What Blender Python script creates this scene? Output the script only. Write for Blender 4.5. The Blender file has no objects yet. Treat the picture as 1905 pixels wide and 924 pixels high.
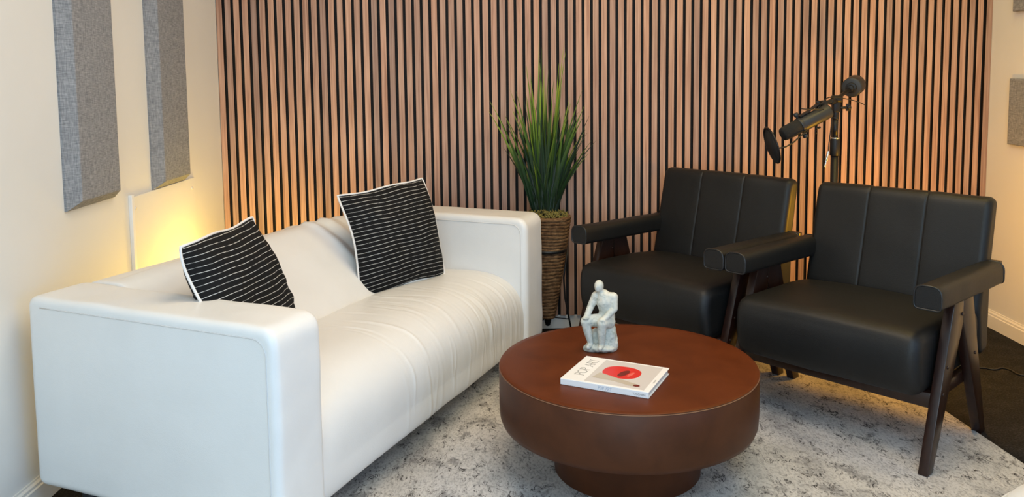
import bpy, bmesh, math, random
import numpy as np
from mathutils import Vector, Matrix, noise as mnoise

random.seed(7)
C = bpy.context.scene.collection
SC = bpy.context.scene
R = math.radians
V = Vector

# ------------------------------------------------------------------ camera
FPX, CX, CY = 1572.13, 953.23, 269.44
CAM = np.array([1.28489, -4.0102, 1.28349])
YAW, PITCH, ROLL = 0.0239275, 0.0907131, 0.0109497


def cam_axes():
    cy, sy = math.cos(YAW), math.sin(YAW)
    f = np.array([sy * math.cos(PITCH), cy * math.cos(PITCH), -math.sin(PITCH)])
    r = np.array([cy, -sy, 0.0])
    d = np.cross(f, r)
    return (math.cos(ROLL) * r + math.sin(ROLL) * d,
            -math.sin(ROLL) * r + math.cos(ROLL) * d, f)


AX_R, AX_D, AX_F = cam_axes()
cam_data = bpy.data.cameras.new('camera')
cam = bpy.data.objects.new('camera', cam_data)
C.objects.link(cam)
cam_data.sensor_width = 36.0
cam_data.lens = FPX / 1905 * 36.0
cam_data.shift_x = (952.5 - CX) / 1905
cam_data.shift_y = (CY - 462) / 1905
cam_data.clip_start = 0.02
m = Matrix.Identity(4)
for i in range(3):
    m[i][0], m[i][1], m[i][2], m[i][3] = AX_R[i], -AX_D[i], -AX_F[i], CAM[i]
cam.matrix_world = m
SC.camera = cam


def ray(x, y):
    return AX_R * ((x - CX) / FPX) + AX_D * ((y - CY) / FPX) + AX_F


def at_y(x, y, Y):
    d = ray(x, y)
    return V(CAM + d * ((Y - CAM[1]) / d[1]))


def at_z(x, y, Z):
    d = ray(x, y)
    return V(CAM + d * ((Z - CAM[2]) / d[2]))


# ------------------------------------------------------------------ object helpers
def tag(o, label=None, cat=None, group=None, kind=None):
    if label: o['label'] = label
    if cat: o['category'] = cat
    if group: o['group'] = group
    if kind: o['kind'] = kind
    return o


def empty(name, loc=(0, 0, 0), rz=0.0):
    o = bpy.data.objects.new(name, None)
    C.objects.link(o)
    o.empty_display_size = 0.05
    o.location = loc
    o.rotation_euler = (0, 0, rz)
    return o


def obj(name, bm, mats, parent=None, smooth=True, angle=None):
    bmesh.ops.recalc_face_normals(bm, faces=bm.faces)
    me = bpy.data.meshes.new(name)
    bm.to_mesh(me)
    bm.free()
    for mm in (mats if isinstance(mats, (list, tuple)) else [mats]):
        me.materials.append(mm)
    if smooth:
        me.polygons.foreach_set('use_smooth', [True] * len(me.polygons))
        if angle is not None:
            me.set_sharp_from_angle(angle=R(angle))
    o = bpy.data.objects.new(name, me)
    C.objects.link(o)
    if parent is not None:
        o.parent = parent
    return o


def struct(o):
    o['kind'] = 'structure'
    return o


# ------------------------------------------------------------------ shape helpers
def add_box(bm, x0, x1, y0, y1, z0, z1, bevel=0.0, seg=2, mat=0):
    vs = [bm.verts.new(p) for p in ((x0, y0, z0), (x1, y0, z0), (x1, y1, z0), (x0, y1, z0),
                                    (x0, y0, z1), (x1, y0, z1), (x1, y1, z1), (x0, y1, z1))]
    fs = [bm.faces.new([vs[i] for i in f]) for f in ((0, 3, 2, 1), (4, 5, 6, 7), (0, 1, 5, 4),
                                                   (1, 2, 6, 5), (2, 3, 7, 6), (3, 0, 4, 7))]
    for f in fs: f.material_index = mat
    if bevel > 0:
        es = set(e for f in fs for e in f.edges)
        bmesh.ops.bevel(bm, geom=list(es), offset=bevel, segments=seg, affect='EDGES', profile=0.5)
    return vs


def add_prism(bm, pts, fn, a, b, bevel=0.0, seg=2):
    """pts: 2D outline; fn(p, t) -> 3D; extruded t = a .. b"""
    lo = [bm.verts.new(fn(p, a)) for p in pts]
    hi = [bm.verts.new(fn(p, b)) for p in pts]
    n = len(pts)
    fs = [bm.faces.new(lo[::-1]), bm.faces.new(hi)]
    for i in range(n):
        fs.append(bm.faces.new((lo[i], lo[(i + 1) % n], hi[(i + 1) % n], hi[i])))
    if bevel > 0:
        es = set(e for f in fs for e in f.edges)
        bmesh.ops.bevel(bm, geom=list(es), offset=bevel, segments=seg, affect='EDGES', profile=0.5)


def frame_at(t):
    t = t.normalized()
    up = V((0, 0, 1)) if abs(t.z) < 0.95 else V((1, 0, 0))
    a = t.cross(up).normalized()
    return a, t.cross(a).normalized()


def add_tube(bm, pts, r, n=10, closed=False, caps=True, mat=0):
    pts = [V(p) for p in pts]
    N = len(pts)
    rings = []
    pa = None
    for i, p in enumerate(pts):
        if closed:
            t = pts[(i + 1) % N] - pts[i - 1]
        else:
            t = pts[min(i + 1, N - 1)] - pts[max(i - 1, 0)]
        t.normalize()
        if pa is None:
            a, b = frame_at(t)
        else:
            a = (pa - t * pa.dot(t))
            a = a.normalized() if a.length > 1e-6 else frame_at(t)[0]
            b = t.cross(a)
        pa = a
        rr = r[i] if isinstance(r, (list, tuple)) else r
        rings.append([bm.verts.new(p + (a * math.cos(2 * math.pi * k / n) + b * math.sin(2 * math.pi * k / n)) * rr)
                      for k in range(n)])
    M = N if closed else N - 1
    for i in range(M):
        A, B = rings[i], rings[(i + 1) % N]
        off = 0
        if closed and i == N - 1:
            best = min(range(n), key=lambda s: (A[0].co - B[s].co).length)
            off = best
        for k in range(n):
            f = bm.faces.new((A[k], A[(k + 1) % n], B[(k + 1 + off) % n], B[(k + off) % n]))
            f.material_index = mat
    if caps and not closed:
        bm.faces.new(rings[0][::-1]).material_index = mat
        bm.faces.new(rings[-1]).material_index = mat


def add_lathe(bm, prof, n=64, centre=(0, 0), fn=None, close_top=True, close_bot=True, mat=0):
    rings = []
    for (r, z) in prof:
        ring = []
        for k in range(n):
            a = 2 * math.pi * k / n
            p = V((centre[0] + r * math.cos(a), centre[1] + r * math.sin(a), z))
            if fn: p = fn(p, a, r, z)
            ring.append(bm.verts.new(p))
        rings.append(ring)
    for i in range(len(rings) - 1):
        for k in range(n):
            f = bm.faces.new((rings[i][k], rings[i][(k + 1) % n], rings[i + 1][(k + 1) % n], rings[i + 1][k]))
            f.material_index = mat
    if close_bot: bm.faces.new(rings[0][::-1]).material_index = mat
    if close_top: bm.faces.new(rings[-1]).material_index = mat


def add_cyl(bm, p0, p1, r0, r1=None, n=24, bev=0.0):
    """a capped cylinder / cone between two points, with slightly rounded rims"""
    p0, p1 = V(p0), V(p1)
    r1 = r0 if r1 is None else r1
    t = (p1 - p0)
    L = t.length
    t.normalize()
    if bev <= 0:
        add_tube(bm, [p0, p1], [r0, r1], n)
        return
    pts, rs = [], []
    for s, rr in ((0, r0 - bev), (0.3 * bev, r0 - 0.3 * bev), (bev, r0), (L - bev, r1), (L - 0.3 * bev, r1 - 0.3 * bev), (L, r1 - bev)):
        pts.append(p0 + t * s)
        rs.append(max(rr, 1e-4))
    add_tube(bm, pts, rs, n)


def round_poly(pts, rad, seg=6):
    out = []
    n = len(pts)
    for i in range(n):
        p = V((pts[i][0], pts[i][1]))
        a = V((pts[i - 1][0], pts[i - 1][1])) - p
        b = V((pts[(i + 1) % n][0], pts[(i + 1) % n][1])) - p
        r = rad[i] if isinstance(rad, (list, tuple)) else rad
        if r <= 0:
            out.append((p.x, p.y))
            continue
        an, bn = a.normalized(), b.normalized()
        ang = math.acos(max(-1, min(1, an.dot(bn))))
        d = min(r / math.tan(ang / 2), a.length * 0.49, b.length * 0.49)
        q0, q1 = p + an * d, p + bn * d
        for k in range(seg + 1):
            t = k / seg
            q = q0 * (1 - t) ** 2 + p * 2 * t * (1 - t) + q1 * t * t
            out.append((q.x, q.y))
    return out


def resample(pts, step):
    out = []
    n = len(pts)
    for i in range(n):
        a, b = V(pts[i]), V(pts[(i + 1) % n])
        k = max(1, int(math.ceil((b - a).length / step)))
        for j in range(k):
            q = a.lerp(b, j / k)
            if not out or (V(out[-1]) - q).length > 1e-5:
                out.append((q.x, q.y))
    return out


def smooth_prof(pts, it):
    P = [V(p) for p in pts]
    n = len(P)
    for _ in range(it):
        P = [P[i] * 0.5 + (P[i - 1] + P[(i + 1) % n]) * 0.25 for i in range(n)]
    return [(p.x, p.y) for p in P]


def add_soft(bm, prof, t0, t1, fn, r=0.02, nt=20, disp=None, endseg=5):
    """extrude a closed 2D profile from t0 to t1 with rounded ends; fn(p2, t) -> 3D;
    disp(p2, t, n2) -> 2D offset distance along the outward normal"""
    area = sum(prof[i - 1][0] * prof[i][1] - prof[i][0] * prof[i - 1][1] for i in range(len(prof)))
    if area < 0: prof = prof[::-1]
    n = len(prof)
    nor = []
    for i in range(n):
        a, b = V(prof[i - 1]), V(prof[(i + 1) % n])
        d = (b - a).normalized()
        nor.append(V((d.y, -d.x)))
    ts = []
    for k in range(endseg + 1):
        a = math.pi / 2 * k / endseg
        ts.append((t0 + r * (1 - math.sin(a)), r * (1 - math.cos(a))))
    ts = ts[::-1]
    ts = [(t0 + r * (1 - math.cos(math.pi / 2 * k / endseg)), r * (1 - math.sin(math.pi / 2 * k / endseg))) for k in range(endseg + 1)]
    mid = [(t0 + r + (t1 - t0 - 2 * r) * k / nt, 0.0) for k in range(1, nt)]
    tail = [(t0 + t1 - t, o) for t, o in ts[::-1]]
    rings = []
    for t, off in ts + mid + tail:
        ring = []
        for p, nn in zip(prof, nor):
            d = -off
            if disp: d += disp(p, t, nn)
            q = V(p) + nn * d
            ring.append(bm.verts.new(fn(q, t)))
        rings.append(ring)
    for i in range(len(rings) - 1):
        for k in range(n):
            bm.faces.new((rings[i][k], rings[i][(k + 1) % n], rings[i + 1][(k + 1) % n], rings[i + 1][k]))
    for ring, flip in ((rings[0], True), (rings[-1], False)):
        c = V((0, 0, 0))
        for v in ring: c += v.co
        c /= n
        prev = ring
        for k in (0.985, 0.7, 0.4, 0.15):
            cur = [bm.verts.new(c + (v.co - c) * k) for v in ring]
            for i in range(n):
                q = (prev[i], prev[(i + 1) % n], cur[(i + 1) % n], cur[i])
                bm.faces.new(q[::-1] if flip else q)
            prev = cur
        bm.faces.new(prev[::-1] if flip else prev)


# ------------------------------------------------------------------ materials
def mat(name, col=(0.5, 0.5, 0.5), rough=0.5, spec=0.5, metal=0.0):
    mm = bpy.data.materials.new(name)
    mm.use_nodes = True
    nt = mm.node_tree
    b = nt.nodes['Principled BSDF']
    b.inputs['Base Color'].default_value = (*col, 1)
    b.inputs['Roughness'].default_value = rough
    b.inputs['Specular IOR Level'].default_value = spec
    b.inputs['Metallic'].default_value = metal
    return mm, nt, b


def N(nt, t, **kw):
    n = nt.nodes.new(t)
    for k, v in kw.items():
        if k in n.inputs: n.inputs[k].default_value = v
        else: setattr(n, k, v)
    return n


def ramp(nt, stops, interp='LINEAR'):
    r = nt.nodes.new('ShaderNodeValToRGB')
    r.color_ramp.interpolation = interp
    e = r.color_ramp.elements
    while len(e) < len(stops): e.new(0.5)
    for i, (p, c) in enumerate(stops):
        e[i].position = p
        e[i].color = (*c, 1) if len(c) == 3 else c
    return r


def coords(nt, scale=(1, 1, 1), out='Object'):
    tc = nt.nodes.new('ShaderNodeTexCoord')
    mp = nt.nodes.new('ShaderNodeMapping')
    mp.inputs['Scale'].default_value = scale
    nt.links.new(tc.outputs[out], mp.inputs['Vector'])
    return mp.outputs['Vector']


def add_bump(nt, b, height, strength=0.3, dist=0.01):
    bp = N(nt, 'ShaderNodeBump', Strength=strength, Distance=dist)
    nt.links.new(height, bp.inputs['Height'])
    nt.links.new(bp.outputs['Normal'], b.inputs['Normal'])
    return bp


def noise_mat(name, c0, c1, scale, rough, lo=0.35, hi=0.65, detail=4, bump=0.0, dist=0.002, mscale=(1, 1, 1), spec=0.5, bscale=None):
    mm, nt, b = mat(name, c0, rough, spec)
    v = coords(nt, mscale)
    nz = N(nt, 'ShaderNodeTexNoise', Scale=scale, Detail=detail)
    nt.links.new(v, nz.inputs['Vector'])
    r = ramp(nt, [(lo, c0), (hi, c1)])
    nt.links.new(nz.outputs['Fac'], r.inputs['Fac'])
    nt.links.new(r.outputs['Color'], b.inputs['Base Color'])
    if bump:
        h = nz
        if bscale:
            h = N(nt, 'ShaderNodeTexNoise', Scale=bscale, Detail=detail)
            nt.links.new(v, h.inputs['Vector'])
        add_bump(nt, b, h.outputs['Fac'], bump, dist)
    return mm


M = {}
M['wall'] = noise_mat('painted_wall', (0.725, 0.705, 0.655), (0.75, 0.73, 0.68), 3, 0.75, bump=0.08, dist=0.001, bscale=180)
M['ceiling'] = mat('ceiling_paint', (0.80, 0.78, 0.74), 0.8)[0]
M['trimwhite'] = mat('white_trim_paint', (0.80, 0.76, 0.68), 0.35)[0]
M['felt'] = noise_mat('black_felt', (0.008, 0.008, 0.009), (0.016, 0.015, 0.015), 300, 0.95, bump=0.3)

PITCH_S = 0.0405


def slat_material():
    mm, nt, b = mat('walnut_slat', (0.4, 0.25, 0.17), 0.55, 0.35)
    tc = N(nt, 'ShaderNodeTexCoord')
    sep = N(nt, 'ShaderNodeSeparateXYZ')
    nt.links.new(tc.outputs['Object'], sep.inputs[0])
    d = N(nt, 'ShaderNodeMath', operation='DIVIDE')
    d.inputs[1].default_value = PITCH_S
    nt.links.new(sep.outputs['X'], d.inputs[0])
    fl = N(nt, 'ShaderNodeMath', operation='FLOOR')
    nt.links.new(d.outputs[0], fl.inputs[0])
    wn = N(nt, 'ShaderNodeTexWhiteNoise', noise_dimensions='1D')
    nt.links.new(fl.outputs[0], wn.inputs['W'])
    # grain, stretched along the slat, shifted per slat
    cb = N(nt, 'ShaderNodeCombineXYZ')
    mx = N(nt, 'ShaderNodeMath', operation='MULTIPLY'); mx.inputs[1].default_value = 55
    nt.links.new(sep.outputs['X'], mx.inputs[0])
    mz = N(nt, 'ShaderNodeMath', operation='MULTIPLY'); mz.inputs[1].default_value = 1.6
    nt.links.new(sep.outputs['Z'], mz.inputs[0])
    my = N(nt, 'ShaderNodeMath', operation='MULTIPLY'); my.inputs[1].default_value = 37
    nt.links.new(wn.outputs['Value'], my.inputs[0])
    for a, o in (('X', mx), ('Y', my), ('Z', mz)): nt.links.new(o.outputs[0], cb.inputs[a])
    nz = N(nt, 'ShaderNodeTexNoise', Scale=2.2, Detail=5, Distortion=0.6)
    nt.links.new(cb.outputs[0], nz.inputs['Vector'])
    r1 = ramp(nt, [(0.28, (0.315, 0.172, 0.117)), (0.5, (0.465, 0.283, 0.205)), (0.72, (0.575, 0.378, 0.283))])
    nt.links.new(nz.outputs['Fac'], r1.inputs['Fac'])
    r2 = ramp(nt, [(0.0, (0.74, 0.76, 0.80)), (0.35, (0.98, 0.96, 0.94)), (0.7, (1.06, 1.0, 0.95)), (1.0, (1.18, 1.1, 1.0))])
    nt.links.new(wn.outputs['Value'], r2.inputs['Fac'])
    mix = N(nt, 'ShaderNodeMix', data_type='RGBA', blend_type='MULTIPLY')
    mix.inputs[0].default_value = 1.0
    nt.links.new(r1.outputs['Color'], mix.inputs[6])
    nt.links.new(r2.outputs['Color'], mix.inputs[7])
    nt.links.new(mix.outputs[2], b.inputs['Base Color'])
    add_bump(nt, b, nz.outputs['Fac'], 0.12, 0.002)
    return mm


M['slat'] = slat_material()
M['slatside'] = mat('slat_core_board', (0.014, 0.009, 0.007), 0.8, 0.1)[0]


def carpet_material():
    mm, nt, b = mat('charcoal_carpet', (0.05, 0.045, 0.04), 0.95, 0.1)
    v = coords(nt)
    n1 = N(nt, 'ShaderNodeTexNoise', Scale=160, Detail=3)
    n2 = N(nt, 'ShaderNodeTexNoise', Scale=14, Detail=4)
    for n in (n1, n2): nt.links.new(v, n.inputs['Vector'])
    mxx = N(nt, 'ShaderNodeMix', data_type='FLOAT')
    mxx.inputs[0].default_value = 0.3
    nt.links.new(n1.outputs['Fac'], mxx.inputs[2]); nt.links.new(n2.outputs['Fac'], mxx.inputs[3])
    r = ramp(nt, [(0.35, (0.0085, 0.008, 0.0078)), (0.55, (0.024, 0.0225, 0.022)), (0.72, (0.056, 0.052, 0.05))])
    nt.links.new(mxx.outputs[0], r.inputs['Fac'])
    nt.links.new(r.outputs['Color'], b.inputs['Base Color'])
    add_bump(nt, b, n1.outputs['Fac'], 0.8, 0.004)
    return mm


M['carpet'] = carpet_material()


def rug_material():
    mm, nt, b = mat('distressed_rug', (0.6, 0.57, 0.53), 0.9, 0.1)
    v = coords(nt, (1, 0.5, 1))
    v2 = coords(nt, (1, 0.7, 1))
    big = N(nt, 'ShaderNodeTexNoise', Scale=4.5, Detail=7, Roughness=0.62)
    mid = N(nt, 'ShaderNodeTexNoise', Scale=13, Detail=7, Roughness=0.66, Distortion=0.4)
    scr = N(nt, 'ShaderNodeTexNoise', Scale=46, Detail=3, Roughness=0.55, Distortion=1.6)
    sp = N(nt, 'ShaderNodeTexNoise', Scale=170, Detail=3, Roughness=0.6)
    for n in (big, mid): nt.links.new(v2, n.inputs['Vector'])
    for n in (scr, sp): nt.links.new(v, n.inputs['Vector'])
    base = ramp(nt, [(0.34, (0.36, 0.35, 0.345)), (0.46, (0.50, 0.48, 0.46)), (0.60, (0.60, 0.57, 0.54))])
    nt.links.new(big.outputs['Fac'], base.inputs['Fac'])
    pm = ramp(nt, [(0.36, (0.8, 0.8, 0.8)), (0.46, (0, 0, 0))])
    nt.links.new(mid.outputs['Fac'], pm.inputs['Fac'])
    m1 = N(nt, 'ShaderNodeMix', data_type='RGBA')
    nt.links.new(pm.outputs['Color'], m1.inputs[0])
    nt.links.new(base.outputs['Color'], m1.inputs[6])
    m1.inputs[7].default_value = (0.23, 0.22, 0.215, 1)
    band = ramp(nt, [(0.36, (0, 0, 0)), (0.385, (1, 1, 1)), (0.41, (1, 1, 1)), (0.435, (0, 0, 0))])
    nt.links.new(scr.outputs['Fac'], band.inputs['Fac'])
    gate = ramp(nt, [(0.47, (1, 1, 1)), (0.58, (0.06, 0.06, 0.06))])
    nt.links.new(mid.outputs['Fac'], gate.inputs['Fac'])
    g = N(nt, 'ShaderNodeMix', data_type='RGBA', blend_type='MULTIPLY')
    g.inputs[0].default_value = 1
    nt.links.new(band.outputs['Color'], g.inputs[6]); nt.links.new(gate.outputs['Color'], g.inputs[7])
    m2 = N(nt, 'ShaderNodeMix', data_type='RGBA')
    nt.links.new(g.outputs[2], m2.inputs[0])
    nt.links.new(m1.outputs[2], m2.inputs[6])
    m2.inputs[7].default_value = (0.055, 0.05, 0.05, 1)
    spr = ramp(nt, [(0.36, (0.62, 0.62, 0.62)), (0.5, (1, 1, 1)), (0.66, (1.1, 1.1, 1.1))])
    nt.links.new(sp.outputs['Fac'], spr.inputs['Fac'])
    m3 = N(nt, 'ShaderNodeMix', data_type='RGBA', blend_type='MULTIPLY')
    m3.inputs[0].default_value = 0.8
    nt.links.new(m2.outputs[2], m3.inputs[6]); nt.links.new(spr.outputs['Color'], m3.inputs[7])
    nt.links.new(m3.outputs[2], b.inputs['Base Color'])
    add_bump(nt, b, sp.outputs['Fac'], 0.35, 0.002)
    return mm


M['rug'] = rug_material()
M['rug_edge'] = mat('rug_binding', (0.50, 0.47, 0.43), 0.9, 0.1)[0]


def leather(name, c0, c1, rough, bump, scale=260, spec=0.5):
    mm, nt, b = mat(name, c0, rough, spec)
    v = coords(nt)
    vo = N(nt, 'ShaderNodeTexVoronoi', Scale=scale)
    lo = N(nt, 'ShaderNodeTexNoise', Scale=5, Detail=4)
    nt.links.new(v, vo.inputs['Vector']); nt.links.new(v, lo.inputs['Vector'])
    r = ramp(nt, [(0.3, c0), (0.7, c1)])
    nt.links.new(lo.outputs['Fac'], r.inputs['Fac'])
    nt.links.new(r.outputs['Color'], b.inputs['Base Color'])
    b1 = N(nt, 'ShaderNodeBump', Strength=bump, Distance=0.0012)
    nt.links.new(vo.outputs['Distance'], b1.inputs['Height'])
    b2 = N(nt, 'ShaderNodeBump', Strength=0.12, Distance=0.02)
    nt.links.new(lo.outputs['Fac'], b2.inputs['Height'])
    nt.links.new(b1.outputs['Normal'], b2.inputs['Normal'])
    nt.links.new(b2.outputs['Normal'], b.inputs['Normal'])
    return mm


M['whiteleather'] = leather('white_leather', (0.76, 0.75, 0.73), (0.80, 0.79, 0.77), 0.36, 0.10)
M['whiteseam'] = mat('white_seam', (0.66, 0.64, 0.62), 0.5)[0]
M['blackleather'] = leather('black_leather', (0.0060, 0.0060, 0.0061), (0.0085, 0.0084, 0.0084), 0.50, 0.2, 320, 0.40)
M['blackpiping'] = mat('black_piping', (0.012, 0.012, 0.0125), 0.35)[0]


def wood_material(name, c0, c1, c2, rough, scale=(1, 1, 8), ns=6, spec=0.5):
    mm, nt, b = mat(name, c1, rough, spec)
    v = coords(nt, scale)
    n1 = N(nt, 'ShaderNodeTexNoise', Scale=ns, Detail=6, Roughness=0.6, Distortion=0.4)
    nt.links.new(v, n1.inputs['Vector'])
    r = ramp(nt, [(0.3, c0), (0.5, c1), (0.72, c2)])
    nt.links.new(n1.outputs['Fac'], r.inputs['Fac'])
    nt.links.new(r.outputs['Color'], b.inputs['Base Color'])
    return mm


M['tablewood'] = wood_material('brown_veneer', (0.080, 0.0165, 0.0036), (0.100, 0.0215, 0.0048), (0.120, 0.027, 0.0064), 0.42, (1, 1, 1), 9, 0.18)
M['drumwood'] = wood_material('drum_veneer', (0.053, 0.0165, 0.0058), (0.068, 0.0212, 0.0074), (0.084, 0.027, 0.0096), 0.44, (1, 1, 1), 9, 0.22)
M['tableedge'] = mat('veneer_edge_line', (0.21, 0.10, 0.055), 0.45)[0]
M['darkwood'] = wood_material('dark_walnut_frame', (0.013, 0.0046, 0.0032), (0.021, 0.0072, 0.0046), (0.031, 0.011, 0.0068), 0.3, (12, 12, 1.5), 5)
M['bolt'] = mat('dark_bolt', (0.05, 0.03, 0.025), 0.35, 0.5, 0.6)[0]
M['blackmetal'] = mat('black_metal', (0.012, 0.012, 0.013), 0.42, 0.5, 0.3)[0]
M['micbody'] = mat('dark_grey_metal', (0.035, 0.037, 0.04), 0.45, 0.5, 0.3)[0]
M['foam'] = noise_mat('black_foam', (0.006, 0.006, 0.006), (0.018, 0.017, 0.016), 500, 0.95, bump=0.5)
M['chrome'] = mat('silver_metal', (0.75, 0.74, 0.72), 0.22, 0.5, 1.0)[0]
M['rubber'] = mat('black_rubber', (0.01, 0.01, 0.01), 0.55)[0]
M['darkplastic'] = mat('dark_plastic', (0.02, 0.02, 0.022), 0.4)[0]


def fabric_panel(name, tint):
    mm, nt, b = mat(name, (0.3, 0.3, 0.32), 0.95, 0.1)
    v = coords(nt)
    a = N(nt, 'ShaderNodeTexNoise', Scale=1, Detail=3)
    c = N(nt, 'ShaderNodeTexNoise', Scale=1, Detail=3)
    va = coords(nt, (45, 45, 330))
    vc = coords(nt, (330, 330, 45))
    nt.links.new(va, a.inputs['Vector']); nt.links.new(vc, c.inputs['Vector'])
    mx = N(nt, 'ShaderNodeMath', operation='ADD')
    nt.links.new(a.outputs['Fac'], mx.inputs[0]); nt.links.new(c.outputs['Fac'], mx.inputs[1])
    k = tint
    r = ramp(nt, [(0.32, (0.15 * k[0], 0.155 * k[1], 0.165 * k[2])), (0.5, (0.255 * k[0], 0.255 * k[1], 0.262 * k[2])), (0.68, (0.38 * k[0], 0.375 * k[1], 0.375 * k[2]))])
    h = N(nt, 'ShaderNodeMath', operation='MULTIPLY'); h.inputs[1].default_value = 0.5
    nt.links.new(mx.outputs[0], h.inputs[0])
    nt.links.new(h.outputs[0], r.inputs['Fac'])
    nt.links.new(r.outputs['Color'], b.inputs['Base Color'])
    add_bump(nt, b, h.outputs[0], 0.5, 0.002)
    return mm


M['panel'] = fabric_panel('grey_woven_fabric', (1, 1, 1))


def pillow_material():
    mm, nt, b = mat('striped_black_fabric', (0.01, 0.01, 0.01), 0.85, 0.2)
    uv = N(nt, 'ShaderNodeTexCoord')
    sep = N(nt, 'ShaderNodeSeparateXYZ')
    nt.links.new(uv.outputs['UV'], sep.inputs[0])
    # gentle waver of the stripes
    w = N(nt, 'ShaderNodeTexNoise', Scale=3.5, Detail=1)
    nt.links.new(uv.outputs['UV'], w.inputs['Vector'])
    wm = N(nt, 'ShaderNodeMath', operation='MULTIPLY_ADD')
    wm.inputs[1].default_value = 0.03; wm.inputs[2].default_value = -0.015
    nt.links.new(w.outputs['Fac'], wm.inputs[0])
    y = N(nt, 'ShaderNodeMath', operation='ADD')
    nt.links.new(sep.outputs['Y'], y.inputs[0]); nt.links.new(wm.outputs[0], y.inputs[1])
    k = N(nt, 'ShaderNodeMath', operation='MULTIPLY'); k.inputs[1].default_value = 25.0
    nt.links.new(y.outputs[0], k.inputs[0])
    fr = N(nt, 'ShaderNodeMath', operation='FRACT')
    nt.links.new(k.outputs[0], fr.inputs[0])
    st = ramp(nt, [(0.42, (0, 0, 0)), (0.46, (1, 1, 1)), (0.52, (1, 1, 1)), (0.56, (0, 0, 0))])
    nt.links.new(fr.outputs[0], st.inputs['Fac'])
    # the white thread is broken here and there
    br = N(nt, 'ShaderNodeTexNoise', Scale=1, Detail=2)
    mp = N(nt, 'ShaderNodeMapping'); mp.inputs['Scale'].default_value = (26, 90, 1)
    nt.links.new(uv.outputs['UV'], mp.inputs['Vector']); nt.links.new(mp.outputs[0], br.inputs['Vector'])
    br2 = ramp(nt, [(0.34, (0.12, 0.12, 0.12)), (0.5, (1, 1, 1))])
    nt.links.new(br.outputs['Fac'], br2.inputs['Fac'])
    mu = N(nt, 'ShaderNodeMix', data_type='RGBA', blend_type='MULTIPLY'); mu.inputs[0].default_value = 1
    nt.links.new(st.outputs['Color'], mu.inputs[6]); nt.links.new(br2.outputs['Color'], mu.inputs[7])
    mx = N(nt, 'ShaderNodeMix', data_type='RGBA')
    nt.links.new(mu.outputs[2], mx.inputs[0])
    mx.inputs[6].default_value = (0.0065, 0.0065, 0.007, 1)
    mx.inputs[7].default_value = (0.62, 0.60, 0.57, 1)
    nt.links.new(mx.outputs[2], b.inputs['Base Color'])
    add_bump(nt, b, st.outputs['Color'], 0.5, 0.004)
    return mm


M['pillow'] = pillow_material()
M['pillowpipe'] = mat('white_cord_piping', (0.80, 0.77, 0.74), 0.7, 0.2)[0]


def coil_material():
    mm, nt, b = mat('woven_banana_rope', (0.2, 0.12, 0.06), 0.8, 0.2)
    v = coords(nt, (1, 1, 1))
    n1 = N(nt, 'ShaderNodeTexNoise', Scale=38, Detail=6, Roughness=0.7)
    n2 = N(nt, 'ShaderNodeTexNoise', Scale=1, Detail=3)
    v2 = coords(nt, (40, 40, 260))
    nt.links.new(v, n1.inputs['Vector']); nt.links.new(v2, n2.inputs['Vector'])
    mx = N(nt, 'ShaderNodeMix', data_type='FLOAT'); mx.inputs[0].default_value = 0.45
    nt.links.new(n1.outputs['Fac'], mx.inputs[2]); nt.links.new(n2.outputs['Fac'], mx.inputs[3])
    r = ramp(nt, [(0.3, (0.03, 0.014, 0.007)), (0.46, (0.11, 0.055, 0.025)), (0.58, (0.22, 0.125, 0.06)), (0.72, (0.40, 0.26, 0.14))])
    nt.links.new(mx.outputs[0], r.inputs['Fac'])
    nt.links.new(r.outputs['Color'], b.inputs['Base Color'])
    add_bump(nt, b, n2.outputs['Fac'], 0.7, 0.004)
    return mm


M['coil'] = coil_material()
M['moss'] = noise_mat('dry_moss', (0.10, 0.075, 0.02), (0.26, 0.22, 0.05), 60, 0.9, bump=0.6)


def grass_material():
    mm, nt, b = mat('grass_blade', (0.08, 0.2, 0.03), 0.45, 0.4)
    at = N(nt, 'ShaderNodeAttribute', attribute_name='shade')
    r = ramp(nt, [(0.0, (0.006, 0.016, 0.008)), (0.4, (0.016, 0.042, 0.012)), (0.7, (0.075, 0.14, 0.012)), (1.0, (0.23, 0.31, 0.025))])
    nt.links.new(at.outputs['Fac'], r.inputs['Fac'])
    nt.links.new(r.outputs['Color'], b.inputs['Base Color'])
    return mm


M['grass'] = grass_material()


def stone_material():
    mm, nt, b = mat('pale_stone', (0.7, 0.7, 0.65), 0.6, 0.3)
    v = coords(nt)
    n1 = N(nt, 'ShaderNodeTexNoise', Scale=28, Detail=6, Roughness=0.65)
    n2 = N(nt, 'ShaderNodeTexNoise', Scale=70, Detail=5, Distortion=1.0)
    for n in (n1, n2): nt.links.new(v, n.inputs['Vector'])
    r = ramp(nt, [(0.30, (0.30, 0.34, 0.32)), (0.42, (0.50, 0.52, 0.47)), (0.6, (0.64, 0.63, 0.56)), (0.72, (0.66, 0.60, 0.47))])
    nt.links.new(n1.outputs['Fac'], r.inputs['Fac'])
    r2 = ramp(nt, [(0.33, (0.50, 0.55, 0.52)), (0.45, (1, 1, 1))])
    nt.links.new(n2.outputs['Fac'], r2.inputs['Fac'])
    mu = N(nt, 'ShaderNodeMix', data_type='RGBA', blend_type='MULTIPLY'); mu.inputs[0].default_value = 0.6
    nt.links.new(r.outputs['Color'], mu.inputs[6]); nt.links.new(r2.outputs['Color'], mu.inputs[7])
    nt.links.new(mu.outputs[2], b.inputs['Base Color'])
    add_bump(nt, b, n2.outputs['Fac'], 0.35, 0.002)
    return mm


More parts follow.
